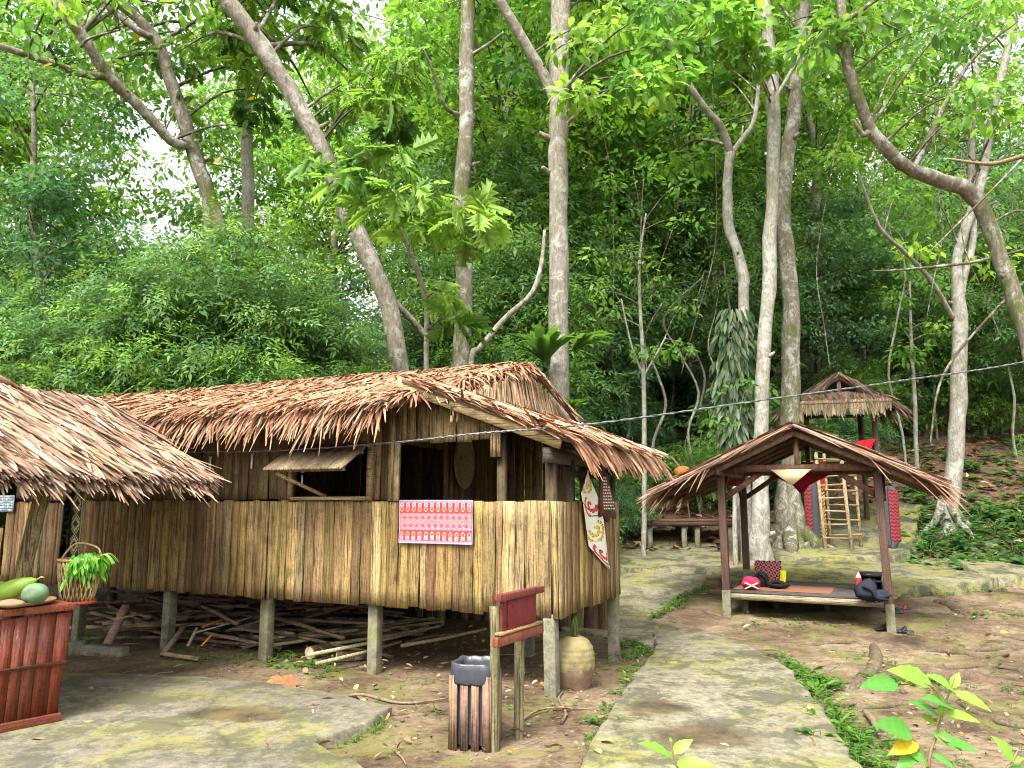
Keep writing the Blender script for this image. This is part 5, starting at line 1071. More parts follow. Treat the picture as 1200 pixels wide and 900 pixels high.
# ================================================================== trees
YG = [(.20, .36, .06), (.16, .32, .06), (.26, .42, .07)]       # light yellow-green
MG = [(.14, .28, .06), (.17, .31, .07), (.105, .235, .055), (.21, .35, .07)]
DG = [(.09, .205, .07), (.115, .24, .08), (.07, .17, .06), (.14, .26, .085)]
BGc = [(.11, .235, .115), (.135, .27, .13), (.085, .20, .10)]        # bluish
def make_tree(name, lab, cat, path, wpx, mat, branches=(), crown=None, group=None, ground=None, flare=1.5, roots=False):
    """path: (px, py, Y) from the foot up; the foot is carried down to the ground"""
    pts = [P(*q) for q in path]; rad = [w_ / 900 * (p - Vector((0, 0, EYE))).length / 2 * .84 for w_, p in zip(wpx, pts)]
    foot = pts[0].copy(); zg = H(foot.x, foot.y) if ground is None else ground
    if foot.z - zg > .25:
        d = pts[0] - pts[1]; k = (pts[0].z - zg) / max(.2, -d.z) if d.z < 0 else 0
        f2 = pts[0] + Vector((d.x, d.y, 0)) * min(k, 2) * .5; foot = Vector((f2.x, f2.y, zg))
        pts = [foot, pts[0].lerp(foot, .8)] + pts; rad = [rad[0] * flare, rad[0] * (1 + (flare - 1) * .4)] + rad
    pts = [Vector((foot.x, foot.y, zg - .3))] + pts[0:]; rad = [rad[0] * 1.1] + rad
    base = Vector((foot.x, foot.y, zg)); t = thing(name, lab, cat, base, 0, group)
    mb = MB(); cp = crom([p - base for p in pts], 5); rr = lerpl(rad, len(cp)); rr = [r * (1 + .13 * mnoise.noise(Vector((i * .8, 0, base.x)))) for i, r in enumerate(rr)]; cp = [p + mnoise.noise_vector(Vector((i * .35, base.x, base.y))) * min(.05, rr[i] * .3) for i, p in enumerate(cp)]
    mb.tube(cp, rr, 14, (1, 1, 1), wob=.025); skel = [(p, r) for p, r in zip(cp, rr)]
    for bp, bw in branches:
        q = [P(*a) - base for a in bp]; br = [w_ / 900 * (a + base - Vector((0, 0, EYE))).length / 2 * .85 for w_, a in zip(bw, q)]; c2 = crom(q, 5); r2 = lerpl(br, len(c2)); mb.tube(c2, r2, 10, (1, 1, 1), wob=.03); skel += list(zip(c2, r2))
    if crown:
        cen = [(P(*c[:3]) - base, c[3]) for c in crown['clumps']]
        for c, r in cen:   # a twig from the nearest limb to each clump
            s, sr = min(skel, key=lambda k: (k[0] - c).length + .6 * max(0, k[0].z - c.z) + (0 if k[1] < .25 else .2) + rt.uniform(0, 1.6)); d = c - s
            if d.length > 6: continue
            m_ = s + d * .5 + Vector((0, 0, .12 * d.length)); tp2 = crom([s, m_, c], 4); r0 = min(sr * .55, .012 + .012 * d.length); mb.tube(tp2, lerpl([r0, r0 * .6, .005], len(tp2)), 5, (.5, .46, .4), caps=False)
    for k in range(4 if rad[1] > .08 else 0):
        i = rt.randrange(len(cp) // 5, len(cp) - 2); a_ = rt.uniform(0, 6.28); d_ = Vector((math.cos(a_), math.sin(a_), .5)); mb.tube([cp[i], cp[i] + d_ * rr[i] * 1.15, cp[i] + d_ * rr[i] * rt.uniform(1.3, 2.2)], [rr[i] * .45, rr[i] * .3, rr[i] * .16], 7, (.8, .75, .7), wob=.1)
    if roots:
        for k in range(4):
            a_ = k * 1.57 + rt.uniform(-.3, .3); r0 = rad[1]; q = [Vector((r0 * .3 * math.cos(a_), r0 * .3 * math.sin(a_), .55 * rt.uniform(.6, 1.1))), Vector((r0 * 1.0 * math.cos(a_), r0 * 1.0 * math.sin(a_), .2)), Vector((r0 * 1.7 * math.cos(a_), r0 * 1.7 * math.sin(a_), .04)), Vector((r0 * 2.3 * math.cos(a_), r0 * 2.3 * math.sin(a_), -.14))]; c3 = crom(q, 4); mb.tube(c3, lerpl([r0 * .35, r0 * .28, r0 * .2, r0 * .08], len(c3)), 8, (.55, .56, .45), wob=.08)
    mb.build('trunk', mat, t, smooth=True)
    if crown:
        lm = MB(); clump_leaves(lm, [c for c, r in cen], [r for c, r in cen], crown['per'], crown['L'], crown['pal'], crown.get('shape', 'leaf'), crown.get('flat', .5), crown.get('droop', .45), crown.get('wr', .5), .32, crown.get('seed', 1), .2)
        if crown.get('yellow'):
            n = crown['yellow']; k = RNG.integers(0, len(cen), n); Pn = np.array([tuple(cen[i][0]) for i in k]) + RNG.normal(0, .35, (n, 3)); add_leaves(lm, Pn, RNG.normal(0, 1, (n, 3)) + np.array((0, 0, -1.5)), RNG.normal(0, 1, (n, 3)), np.full(n, crown['L']), np.full(n, crown['L'] * .5), pick([(.62, .34, .02), (.6, .2, .02), (.5, .4, .04)], n), 'leaf')
        lm.build('crown', crown.get('mat', M['leaf']), t)
    return t
rt = random.Random(11)
def region(x0, x1, y0, y1, n, Y0, Y1, r=(.4, .7)): return [(rt.uniform(x0, x1), rt.uniform(y0, y1), rt.uniform(Y0, Y1), rt.uniform(*r)) for _ in range(n)]
make_tree('tall_tree', 'straight pale grey trunk rising just behind the house gable, forked high up', 'tree', [(655, 470, 12.8), (654, 330, 12.8), (653, 200, 12.8), (655, 120, 12.8), (657, 0, 12.9), (660, -150, 13), (655, -330, 13)], [30, 27, 26, 25, 24, 20, 12], M['bark'],
  [([(652, 125, 12.8), (638, 90, 12.7), (612, 45, 12.5), (583, -5, 12.3), (550, -70, 12)], [14, 14, 13, 12, 8]), ([(648, 205, 12.8), (640, 200, 12.7), (636, 196, 12.6)], [10, 8, 5])],
  dict(clumps=region(540, 790, -260, 60, 22, 13.2, 16) + region(660, 800, -40, 110, 8, 11.6, 12.6, (.35, .55)), per=70, L=.24, pal=YG + MG, seed=2, yellow=6))
make_tree('tall_tree', 'upright mottled trunk left of the pale forked one, partly wrapped in leaves', 'tree', [(541, 440, 13.8), (543, 330, 13.8), (541, 240, 13.8), (546, 130, 13.8), (548, 0, 13.9), (548, -140, 14), (545, -300, 14)], [24, 23, 21, 20, 18, 16, 9], M['bark_moss'],
  [([(540, 135, 13.8), (522, 125, 13.5), (508, 85, 13.2), (495, 55, 13)], [6, 5, 4, 3]), ([(552, 65, 13.8), (575, 50, 13.6), (590, 38, 13.4)], [5, 4, 3])],
  dict(clumps=region(430, 620, -240, 110, 28, 14.2, 16.5, (.4, .7)), per=70, L=.25, pal=YG + MG, seed=3, yellow=4))
make_tree('leaning_tree', 'thick pale trunk leaning left behind the house roof', 'tree', [(468, 412, 12.6), (440, 320, 12.5), (405, 245, 12.3), (375, 170, 12.1), (340, 105, 11.9), (300, 45, 11.7), (262, -8, 11.5), (215, -80, 11.2), (170, -170, 11)], [25, 25, 24, 23, 21, 21, 20, 16, 10], M['bark'],
  [([(425, 290, 12.4), (440, 330, 12.8), (480, 372, 13.2), (500, 395, 13.4)], [8, 9, 9, 9])],
  dict(clumps=region(140, 470, -240, -30, 18, 11, 14) + region(150, 470, -60, 140, 20, 12.8, 15.5, (.35, .6)) + region(380, 470, 60, 150, 5, 11.2, 12.2, (.3, .5)), per=44, L=.32, pal=YG + MG, shape='lobed', seed=4, wr=.62, droop=.6))
make_tree('lobed_leaf_tree', 'young tree with huge lobed leaves spreading before the leaning trunk', 'tree', [(500, 430, 11.6), (498, 350, 11.4), (478, 290, 11.1), (455, 235, 10.8), (440, 190, 10.6)], [7, 7, 6, 5, 4], M['bark_white'],
  [([(478, 290, 11.1), (500, 255, 10.6), (530, 235, 10.2)], [4, 3, 2]), ([(455, 235, 10.8), (420, 215, 10.5), (395, 210, 10.2)], [4, 3, 2])],
  dict(clumps=[(430, 205, 10.4, .5), (470, 195, 10.3, .5), (505, 225, 10.1, .5), (540, 250, 10, .5), (450, 240, 10.3, .45), (490, 260, 10.2, .42), (410, 225, 10.3, .42), (525, 275, 10.2, .35), (478, 225, 9.9, .4), (445, 170, 10.4, .45), (535, 375, 10.9, .3), (520, 345, 11, .25), (560, 262, 10.1, .35), (395, 190, 10.5, .4)], per=13, L=.46, pal=[(.16, .30, .07), (.21, .36, .08), (.28, .44, .09), (.13, .25, .06)], shape='lobed', seed=5, wr=.72, droop=.35, flat=.55))
make_tree('leaning_tree', 'slender dark limbed tree leaning left at the upper left edge', 'tree', [(240, 215, 13.8), (200, 165, 13.4), (160, 122, 13), (125, 88, 12.6), (95, 40, 12.2), (58, -8, 11.8), (15, -75, 11.4)], [10, 12, 13, 13, 12, 11, 8], M['bark_moss'],
  [([(125, 90, 12.6), (95, 86, 12.3), (50, 70, 11.9), (0, 54, 11.5), (-60, 30, 11.2)], [9, 9, 8, 7, 5]), ([(95, 55, 12.2), (105, 45, 12.1), (140, 35, 12)], [4, 3, 2])],
  dict(clumps=region(-120, 210, -200, 70, 20, 12.6, 15, (.35, .6)) + region(90, 330, 70, 170, 9, 13.6, 15, (.3, .5)) + region(-60, 230, -60, 40, 6, 10.5, 11.8, (.3, .45)), per=42, L=.21, pal=YG + MG[:2], seed=6, yellow=14), group=None)
make_tree('mossy_tree', 'curved mossy trunk behind the upper left leaning limbs', 'tree', [(262, 300, 14), (235, 205, 13.8), (215, 140, 13.6), (200, 95, 13.4), (180, 42, 13.2), (130, -5, 12.8), (80, -60, 12.5)], [18, 18, 17, 15, 13, 10, 8], M['bark_moss'],
  [([(182, 45, 13.2), (160, 35, 13), (130, 10, 12.9), (110, -8, 12.8)], [9, 8, 7, 6])], dict(clumps=region(40, 330, -200, 110, 18, 14.4, 16.5), per=66, L=.24, pal=YG + MG, seed=7, yellow=10))
make_tree('slim_tree', 'slim upright pale trunk between the curved mossy one and thick leaning one', 'tree', [(298, 420, 15.5), (294, 330, 15.5), (291, 240, 15.5), (288, 150, 15.5), (284, 70, 15.5), (278, -20, 15.5), (275, -150, 15.5)], [17, 17, 16, 15, 14, 12, 9], M['bark_white'], (), dict(clumps=region(190, 400, -180, 90, 22, 14.5, 17), per=70, L=.24, pal=YG + MG, seed=8))
make_tree('slim_tree', 'bare thin trunk standing at left behind the straw hut ridge', 'tree', [(46, 446, 13), (46, 380, 13), (44, 320, 13), (38, 240, 13), (40, 150, 13), (36, 60, 13)], [9, 9, 9, 8, 6, 4], M['bark'], (), dict(clumps=region(-70, 140, 60, 360, 26, 12, 14.5, (.45, .75)), per=230, L=.13, pal=DG + BGc, shape='diamond', seed=9, droop=.3))
make_tree('bent_pole_tree', 'thin grey limb bending right in front of the dark hollow behind the roof', 'tree', [(552, 432, 12.4), (562, 408, 12.4), (590, 375, 12.3), (622, 345, 12.2), (634, 310, 12.2), (638, 270, 12.2)], [8, 8, 8, 7, 6, 4], M['bark'])
# right-hand group
make_tree('tall_tree', 'slim straight pale trunk, nearest of the right group behind the shelter', 'tree', [(892, 632, 14.2), (891, 560, 14.2), (893, 480, 14.2), (897, 380, 14.2), (903, 280, 14.2), (906, 190, 14.2), (905, 90, 14.2), (893, 0, 14.2), (880, -100, 14), (870, -240, 14)], [26, 20, 19, 18, 17, 16, 16, 16, 14, 9], M['bark_white'], [([(906, 120, 14.2), (940, 60, 14), (960, 10, 13.9)], [5, 4, 3])],
  dict(clumps=region(780, 1010, -240, 110, 24, 14.5, 16.8) + region(790, 1000, -40, 75, 9, 12.4, 13.8, (.35, .55)), per=60, L=.26, pal=YG + MG, seed=12, shape='leaf', wr=.6, yellow=3))
make_tree('mossy_tree', 'stout mossy trunk with flared foot behind the shelter, beside the slim straight one', 'tree', [(925, 618, 15.6), (926, 560, 15.6), (926, 470, 15.6), (927, 390, 15.6), (924, 310, 15.6), (917, 240, 15.6), (924, 170, 15.6), (933, 95, 15.6), (940, 20, 15.6), (945, -120, 15.6)], [40, 28, 24, 23, 21, 19, 18, 16, 15, 10], M['bark_moss'], [([(932, 110, 15.6), (915, 95, 15.4), (900, 60, 15.2)], [5, 4, 3])],
  dict(clumps=region(850, 1080, -200, 110, 28, 15.9, 18), per=66, L=.25, pal=YG + MG, seed=13), flare=1.6, roots=True)
make_tree('forked_tree', 'crooked forked trunk clad with a hanging striped creeper', 'tree', [(873, 632, 15), (871, 540, 15), (870, 440, 15), (872, 350, 15), (868, 310, 15), (854, 262, 15), (853, 215, 15), (856, 178, 15)], [22, 17, 15, 14, 14, 13, 12, 12], M['bark_white'],
  [([(856, 180, 15), (846, 150, 14.8), (825, 125, 14.6), (802, 88, 14.4), (780, 30, 14.2)], [10, 9, 8, 8, 5]), ([(857, 180, 15), (872, 160, 15), (884, 140, 15), (890, 90, 15)], [8, 7, 6, 4])],
  dict(clumps=region(720, 900, -120, 190, 34, 15.3, 17.5), per=64, L=.24, pal=YG + MG, seed=14, yellow=3))
make_tree('crooked_tree', 'big crooked mossy limb arching left from the right edge', 'tree', [(1225, 480, 12.2), (1205, 400, 12.2), (1182, 330, 12.2), (1160, 265, 12.2), (1135, 225, 12.1), (1095, 210, 12), (1055, 190, 11.8), (1022, 155, 11.6), (1005, 110, 11.4), (990, 60, 11.3), (985, 0, 11.2), (978, -90, 11)], [21, 19, 18, 17, 18, 18, 16, 14, 13, 12, 11, 8], M['bark_moss'], [([(1020, 150, 11.6), (1012, 158, 11.5), (1000, 140, 11.4)], [8, 6, 3])],
  dict(clumps=region(930, 1200, -200, 70, 20, 11.8, 14) + region(950, 1210, -20, 140, 8, 10.6, 11.2, (.3, .5)), per=46, L=.23, pal=YG + MG, seed=15))
make_tree('forked_tree', 'whitish knotted trunk on the leaf strewn slope, right of the lookout', 'tree', [(1112, 600, 16.4), (1119, 520, 16.4), (1123, 440, 16.4), (1124, 370, 16.4), (1120, 320, 16.4), (1130, 270, 16.4), (1150, 215, 16.4), (1160, 150, 16.3), (1180, 60, 16.2), (1200, -40, 16)], [22, 19, 18, 17, 12, 11, 10, 9, 8, 6], M['bark_white'],
  [([(1121, 385, 16.4), (1128, 330, 16.5), (1140, 280, 16.5), (1138, 200, 16.5), (1142, 100, 16.5), (1160, -40, 16.5)], [12, 9, 8, 8, 7, 5]), ([(1118, 375, 16.4), (1092, 330, 16), (1060, 295, 15.6), (1030, 265, 15.2), (1005, 200, 14.8)], [6, 5, 5, 4, 2])],
  dict(clumps=region(1040, 1240, -60, 330, 34, 15, 18.5), per=66, L=.22, pal=YG + YG + MG, seed=16), roots=True)
make_tree('sapling_tree', 'thin white sapling standing between the house eave and bench', 'tree', [(754, 642, 15), (755, 560, 15), (754, 440, 15), (751, 370, 15), (749, 310, 15), (757, 250, 15)], [7, 7, 6, 5, 4, 2], M['bark_white'], [([(754, 440, 15), (740, 405, 14.9), (728, 350, 14.8)], [4, 3, 2]), ([(755, 440, 15), (772, 410, 15), (780, 395, 15)], [3, 3, 2])], dict(clumps=region(690, 810, 200, 420, 18, 14.5, 15.5, (.3, .5)), per=36, L=.16, pal=MG, seed=17), flare=1.1)
make_tree('sapling_tree', 'pale thin sapling right behind the left rear shelter post', 'tree', [(862, 655, 14.4), (861, 600, 14.4), (862, 540, 14.4), (864, 480, 14.4)], [7, 6, 5, 4], M['bark_white'], (), dict(clumps=region(830, 900, 440, 500, 5, 14.2, 14.6, (.2, .3)), per=20, L=.16, pal=MG, seed=20), flare=1.1)
make_tree('sapling_tree', 'slender white sapling rising on the slope just right of the lookout roof', 'tree', [(1074, 540, 19), (1072, 470, 19), (1068, 400, 19), (1066, 330, 19)], [5, 5, 4, 2], M['bark_white'], (), dict(clumps=region(1030, 1110, 300, 420, 10, 18.5, 19.5, (.3, .5)), per=40, L=.2, pal=YG, seed=19), flare=1.1)
# thin bare branches and vines crossing at the right
for i, (pl, wd, lab) in enumerate((([(1245, 178, 7.5), (1200, 183, 7.6), (1160, 192, 7.8), (1110, 186, 8)], [7, 6, 5, 3], 'yellowish bare branch reaching in from the right edge'), ([(1230, 150, 8.5), (1180, 205, 8.6), (1130, 255, 8.8), (1085, 300, 9)], [4, 3, 3, 2], 'thin bare branch slanting down left at the right edge'), ([(1210, 290, 15), (1150, 305, 15), (1120, 310, 15), (1060, 316, 15.2), (1020, 318, 15.5)], [3, 4, 4, 3, 2], 'bare horizontal vine crossing the whitish knotted trunk'), ([(1090, 520, 16), (1105, 440, 16), (1160, 370, 15.8), (1200, 330, 15.5)], [2, 3, 3, 3], 'thin vine climbing right past the knotted trunk'))):
    base = P(*pl[0]); mb = MB(); pts = crom([P(*q) for q in pl], 6); mb.tube(pts, lerpl([w_ / 900 * base.y / 2 for w_ in wd], len(pts)), 6, (.42, .36, .26) if i else (.22, .17, .08), wob=.1); tag(mb.build('bare_branch', M['bark_white'] if i else M['stick'], smooth=True), lab, 'branch')
# slender stems and hanging vines in the wood
for k in range(16):
    px = rt.choice([rt.uniform(690, 860), rt.uniform(960, 1200), rt.uniform(690, 860)]); Y = rt.uniform(18.5, 23.5); p = P(px, 450, Y); z0 = H(p.x, Y); hgt = rt.uniform(5, 9); mb = MB(); pts = [Vector((rt.gauss(0, .05) * i, rt.gauss(0, .05) * i, -.3 + hgt * i / 6)) for i in range(7)]; c = crom(pts, 4); r_ = rt.uniform(.022, .05)
    mb.tube(c, lerpl([r_ * 1.2, r_, r_ * .5], len(c)), 7, (1, 1, 1), wob=.05); o = mb.build('slender_stem', M['bark_white'] if k % 3 else M['bark'], smooth=True); tag(o, 'thin pale bare stem rising among the dark leaves on the wooded slope', 'tree', 'thin stems in the wood'); o.location = (p.x, Y, z0)
for k in range(9):
    px = (700, 742, 790, 835, 985, 1030, 1100, 1150, 1185)[k]; Y = rt.uniform(14.8, 18); a, b_ = P(px, rt.uniform(60, 200), Y), P(px + rt.uniform(-40, 40), rt.uniform(330, 440), Y + .5); mb = MB(); mid = a.lerp(b_, .5) + Vector((rt.uniform(-.5, .5), .2, -.4)); c = crom([a, a.lerp(mid, .5) + Vector((rt.uniform(-.15, .15), 0, 0)), mid, mid.lerp(b_, .6), b_], 6); mb.tube(c, .011, 5, (.5, .42, .3), wob=.2); tag(mb.build('hanging_vine', M['bark'], smooth=True), 'thin brown vine hanging down before the dark wood on the right', 'vine', 'vines hanging in the wood')
# striped creeper hanging down the forked trunk
mb = MB(); n = 330; yv = RNG.uniform(360, 528, n); wv = np.interp(yv, [355, 385, 430, 500, 530], [12, 24, 25, 18, 7]); xv = 862 + RNG.uniform(-1, 1, n) * wv
base = P(862, 530, 14.75); Pn = np.array([tuple(P(x, y, 14.75 - .35 * math.sqrt(max(0, 1 - ((x - 862) / (w_ + 1)) ** 2)))) for x, y, w_ in zip(xv, yv, wv)]); base = Vector((base.x, 14.9, H(base.x, 14.9)))
sx = (xv - 862) / wv
add_leaves(mb, Pn - np.array(base), np.stack([sx * .55, np.full(n, -.25), -np.ones(n)], 1) + RNG.normal(0, .15, (n, 3)), np.stack([sx * .6, -np.ones(n), np.full(n, .45)], 1) + RNG.normal(0, .22, (n, 3)), RNG.uniform(.26, .42, n), RNG.uniform(.07, .11, n), pick([(.06, .11, .04), (.11, .16, .075), (.04, .085, .025), (.15, .20, .11), (.03, .065, .02)], n), 'leaf')
t = thing('striped_creeper', 'column of long pale striped leaves hanging down the forked trunk', 'plant', base); mb.build('leaves', M['leaf_dull'], t)
mb = MB(); mb.tube([(0, -.1, 0), (.02, -.12, 1.2), (0, -.1, 3.2), (0, -.05, 4)], .025, 6); mb.build('stem', M['bark'], t, smooth=True)
# nest ferns on the trunk
def nest_fern(px, py, Y, n, L, a0, a1, lab, up=.8):
    p = P(px, py, Y); mb = MB()
    for k in range(n):
        a = R(a0 + (a1 - a0) * (k + rt.random()) / n); V = []; m_ = 9; l = L * rt.uniform(.75, 1.1); uu = up * rt.uniform(.6, 1.3); c = np.array(rt.choice([(.08, .17, .035), (.10, .21, .04), (.06, .13, .03)]))
        for i in range(m_ + 1):
            f_ = i / m_; r = l * (f_ * .75); z = l * (uu * f_ - .55 * uu * f_ ** 2.4) ; wdt = l * .085 * (math.sin(math.pi * min(1, f_ * .92 + .08)) ** .7 if f_ < 1 else .02)
            for s in (-1, 0, 1): V.append((r * math.cos(a) - s * wdt * math.sin(a), r * math.sin(a) + s * wdt * math.cos(a), z + (abs(s) * wdt * .35) + .01 * math.sin(i * 2 + k)))
        mb.add(V, [(i * 3 + j, i * 3 + j + 1, i * 3 + j + 4, i * 3 + j + 3) for i in range(m_) for j in range(2)], c)
    o = mb.build('nest_fern', M['leaf'], smooth=True); tag(o, lab, 'fern', 'nest ferns on the pale trunk'); o.location = p
nest_fern(638, 425, 12.6, 22, 1.0, 60, 330, 'large nest fern with long strap leaves left of the pale trunk', 1.0)
nest_fern(672, 412, 12.7, 12, .95, -80, 60, 'nest fern with strap leaves spreading right of the pale trunk', .7)
nest_fern(668, 482, 12.6, 10, .5, -120, 60, 'small bright nest fern low on the pale trunk near the gable', .8)
# ------------------------------------------------------------------ forest trees behind: a few kinds, copied
def forest_kind(name, lab, seed, h, R_, zc, nclump, per, L, pal, shape, mat, bmat, r0, crown_r=.6, droop=.4, flat=.45, stems=1):
    rk = random.Random(seed); g = np.random.default_rng(seed); t = thing(name, lab, 'tree' if h > 4 else 'shrub'); cen = []
    while len(cen) < nclump:
        d = Vector((rk.gauss(0, 1), rk.gauss(0, 1), rk.gauss(0, 1))).normalized(); q = rk.uniform(.12, 1) ** (1 / 2.2); cen.append(Vector((d.x * R_[0] * q, d.y * R_[1] * q, zc + d.z * R_[2] * q)))
    mb = MB(); sk = []
    for s in range(stems):
        a = rk.uniform(0, 6.28); sp_ = .0 if stems == 1 else .35 * R_[0]
        pts = [Vector((.15 * sp_ * math.cos(a), .15 * sp_ * math.sin(a), -.4))] + [Vector((rk.uniform(-.04, .04) * h * i / 5 + sp_ * math.cos(a) * i / 5, rk.uniform(-.04, .04) * h * i / 5 + sp_ * math.sin(a) * i / 5, h * i / 5)) for i in range(6)]
        cp = crom(pts, 4); rr = lerpl([r0 * 1.3, r0 * 1.15, r0, r0 * .85, r0 * .65, r0 * .45, r0 * .15], len(cp)); mb.tube(cp, rr, 9, (1, 1, 1), wob=.04); sk += list(zip(cp, rr))
    for c in cen[::2]:
        s, sr = min(sk, key=lambda k: (k[0] - c).length + .8 * max(0, k[0].z - c.z + .5)); d = c - s; m_ = s + d * .5 + Vector((0, 0, .1 * d.length)); tp2 = crom([s, m_, c], 3); q = min(sr * .5, .01 + .012 * d.length); mb.tube(tp2, lerpl([q, q * .6, .006], len(tp2)), 5, (.5, .46, .4), caps=False)
    mb.build('trunk', bmat, t, smooth=True)
    lm = MB(); clump_leaves(lm, cen, [crown_r * rk.uniform(.7, 1.3) for c in cen], per, L, pal, shape, flat, droop, .5, .3, seed); lm.build('crown', mat, t); return t
KINDS = {
 'A': [forest_kind('forest_tree', '', 31, 12, (2.6, 2.6, 4.6), 9.2, 120, 100, .2, MG + YG, 'diamond', M['leaf'], M['bark_white'], .14, .75),
       forest_kind('forest_tree', '', 32, 12.5, (2.9, 2.7, 4.8), 9.6, 130, 90, .19, YG + MG[:2], 'diamond', M['leaf'], M['bark'], .16, .75)],
 'B': [forest_kind('fine_leaved_tree', '', 33, 7.5, (2.3, 2.3, 3.0), 4.6, 110, 110, .15, DG + BGc, 'diamond', M['leaf_dull'], M['bark_dark'], .10, .6),
       forest_kind('fine_leaved_tree', '', 34, 8, (2.1, 2.2, 3.3), 4.8, 110, 34, .46, DG + MG[:2], 'pinnate', M['leaf_dull'], M['bark_dark'], .09, .6)],
 'C': [forest_kind('bright_tree', '', 35, 7.5, (2.2, 2.2, 2.8), 5.0, 80, 70, .26, YG, 'pinnate', M['leaf_bright'], M['bark'], .09, .7)],
 'D': [forest_kind('forest_shrub', '', 36, 1.9, (1.1, 1.1, .85), 1.15, 36, 42, .26, BGc + DG, 'pinnate', M['leaf_dull'], M['bark_dark'], .03, .42, .4, .5, 4),
       forest_kind('forest_shrub', '', 37, 1.6, (1.0, 1.0, .75), 1.0, 34, 60, .18, DG + MG, 'leaf', M['leaf_dull'], M['bark_dark'], .03, .4, .4, .5, 4),
       forest_kind('forest_shrub', '', 38, 2.4, (1.0, 1.0, 1.1), 1.4, 36, 40, .22, MG + YG[:1], 'pinnate', M['leaf'], M['bark'], .03, .45, .5, .5, 3)],
}
LAB = {('A', 0): 'tall broad leaved tree in the wood at left behind the house', ('A', 1): 'tall broad leaved tree in the wood on the right hand slope', ('B', 0): 'dark dense tree with small leaves in the wood at left behind the house', ('B', 1): 'dark dense tree with small leaves in the wood on the right hand slope',
 ('C', 0): 'light yellow green bushy tree at left behind the house', ('C', 1): 'light yellow green bushy tree in the wood on the right', ('D', 0): 'dark leafy undergrowth shrub just behind the house roof', ('D', 1): 'dark leafy undergrowth shrub at the wood edge on the slope'}
GRP = {'A': 'tall forest trees', 'B': 'dark fine leaved forest trees', 'C': 'bright forest trees', 'D': 'undergrowth shrubs'}
used = set()
def put(kind, px, Y, sc=1.0, dz=0, var=None):
    p = P(px, 450, Y); lst = KINDS[kind]; src = lst[rt.randrange(len(lst)) if var is None else var]; side = int(px > 600)
    lab = LAB[(kind, side)]; gr = GRP[kind] + (' on the right slope' if side else ' behind the house')
    s = sc * rt.uniform(.9, 1.12); loc = (p.x, p.y, H(p.x, p.y) + dz); rz = rt.uniform(0, 6.28)
    if id(src) not in used:
        used.add(id(src)); src.location = loc; src.rotation_euler.z = rz; src.scale = (s, s, s); src['label'] = lab; src['group'] = gr; return src
    return dup(src, loc, rz, s, lab, gr)
# left: sky must glimmer through
for px, Y, s in ((125, 13.6, .84), (190, 14.4, .92), (255, 13.6, .84), (345, 14.4, .8), (30, 13.6, .86), (-60, 15, 1.0), (-120, 14, 1.0)): put('B', px, Y, s)
for px, Y, s in ((20, 24, 1.45), (510, 23, 1.3), (590, 20, 1.2), (-100, 22, 1.4), (565, 29, 1.5), (300, 30, 1.5), (390, 27, 1.3)): put('A', px, Y, s)
for px, Y, s in ((400, 22, .6), (520, 30, 1.0), (0, 22, .75)): put('C', px, Y, s)
for px, Y, s in ((560, 17, 1.0), (600, 19, 1.15), (615, 16.5, .8), (505, 18, .8)): put('B', px, Y, s)
for px, Y, s in ((100, 12.2, .60), (150, 12.0, .64), (200, 12.3, .66), (255, 12.2, .68), (310, 12.5, .66), (365, 12.9, .62), (60, 12.4, .58), (410, 13.4, .52), (10, 12.8, .6)): put('B', px, Y, s, 0, 1)
for px, Y, s in ((430, 14, 1.6), (470, 15, 1.7), (590, 14, 1.5), (520, 15.5, 1.7), (395, 14.5, 1.6)): put('D', px, Y, s)
# right: deep wood on the slope
for px, Y, s in ((700, 20, 1.1), (760, 23, 1.1), (840, 21, 1.1), (900, 25, 1.1), (960, 22, 1.0), (1020, 26, 1.1), (1080, 22, 1.0), (1150, 25, 1.1), (1230, 20, 1.0), (690, 26, 1.2), (800, 29, 1.2), (1000, 31, 1.1), (1120, 32, 1.2), (1220, 30, 1.2)): put('B', px, Y, s)
for px, Y, s in ((690, 21, 1.2), (760, 25, 1.3), (830, 22, 1.15), (900, 26, 1.3), (970, 23, 1.1), (650, 26, 1.4), (790, 31, 1.45), (1010, 33, 1.35), (1140, 31, 1.3), (870, 33, 1.5)): put('A', px, Y, s)
for px, Y, s in ((1000, 27, .95), (1060, 25, .9), (1120, 28, .9), (980, 34, 1.1), (720, 30, 1.0), (1090, 34, 1.0), (850, 34, 1.1), (650, 32, 1.1)): put('C', px, Y, s)
for i in range(40):
    px = rt.uniform(670, 1240); Y = rt.uniform(18.5, 25) + (3 if px > 1000 else 0); 
    if 940 < px < 1070 and Y < 19: continue
    put('D', px, Y, rt.uniform(.8, 1.35))
for px, Y in ((695, 17.5), (725, 18), (765, 18.2), (815, 18), (845, 18.3), (1235, 17.5), (905, 18.2), (680, 15.5), (715, 16.6)): put('D', px, Y, rt.uniform(.6, .9))
for k in KINDS:
    for o in KINDS[k]:
        if id(o) not in used: print('unused', k)
# far wood reading as one mass (beyond the copied trees), kept airy on the left
mb = MB(); cen, rad, cols = [], [], []; rt.seed(99)
for i in range(420):
    px = rt.uniform(-350, 1550); Y = rt.uniform(46, 70); right = sstep(520, 760, px); p = P(px, 450, Y); top = 2.5 + 10 * right * rt.random() + rt.uniform(-2, 2) * (.4 + right); cen.append((p.x, Y, H(p.x, Y) + rt.uniform(.5, max(2, top)))); rad.append(rt.uniform(1.2, 2.2))
clump_leaves(mb, cen, rad, 90, .5, MG + YG, 'diamond', .6, .3, .55, .3, 77); o = mb.build('far_wood', M['leaf'], kind='stuff')
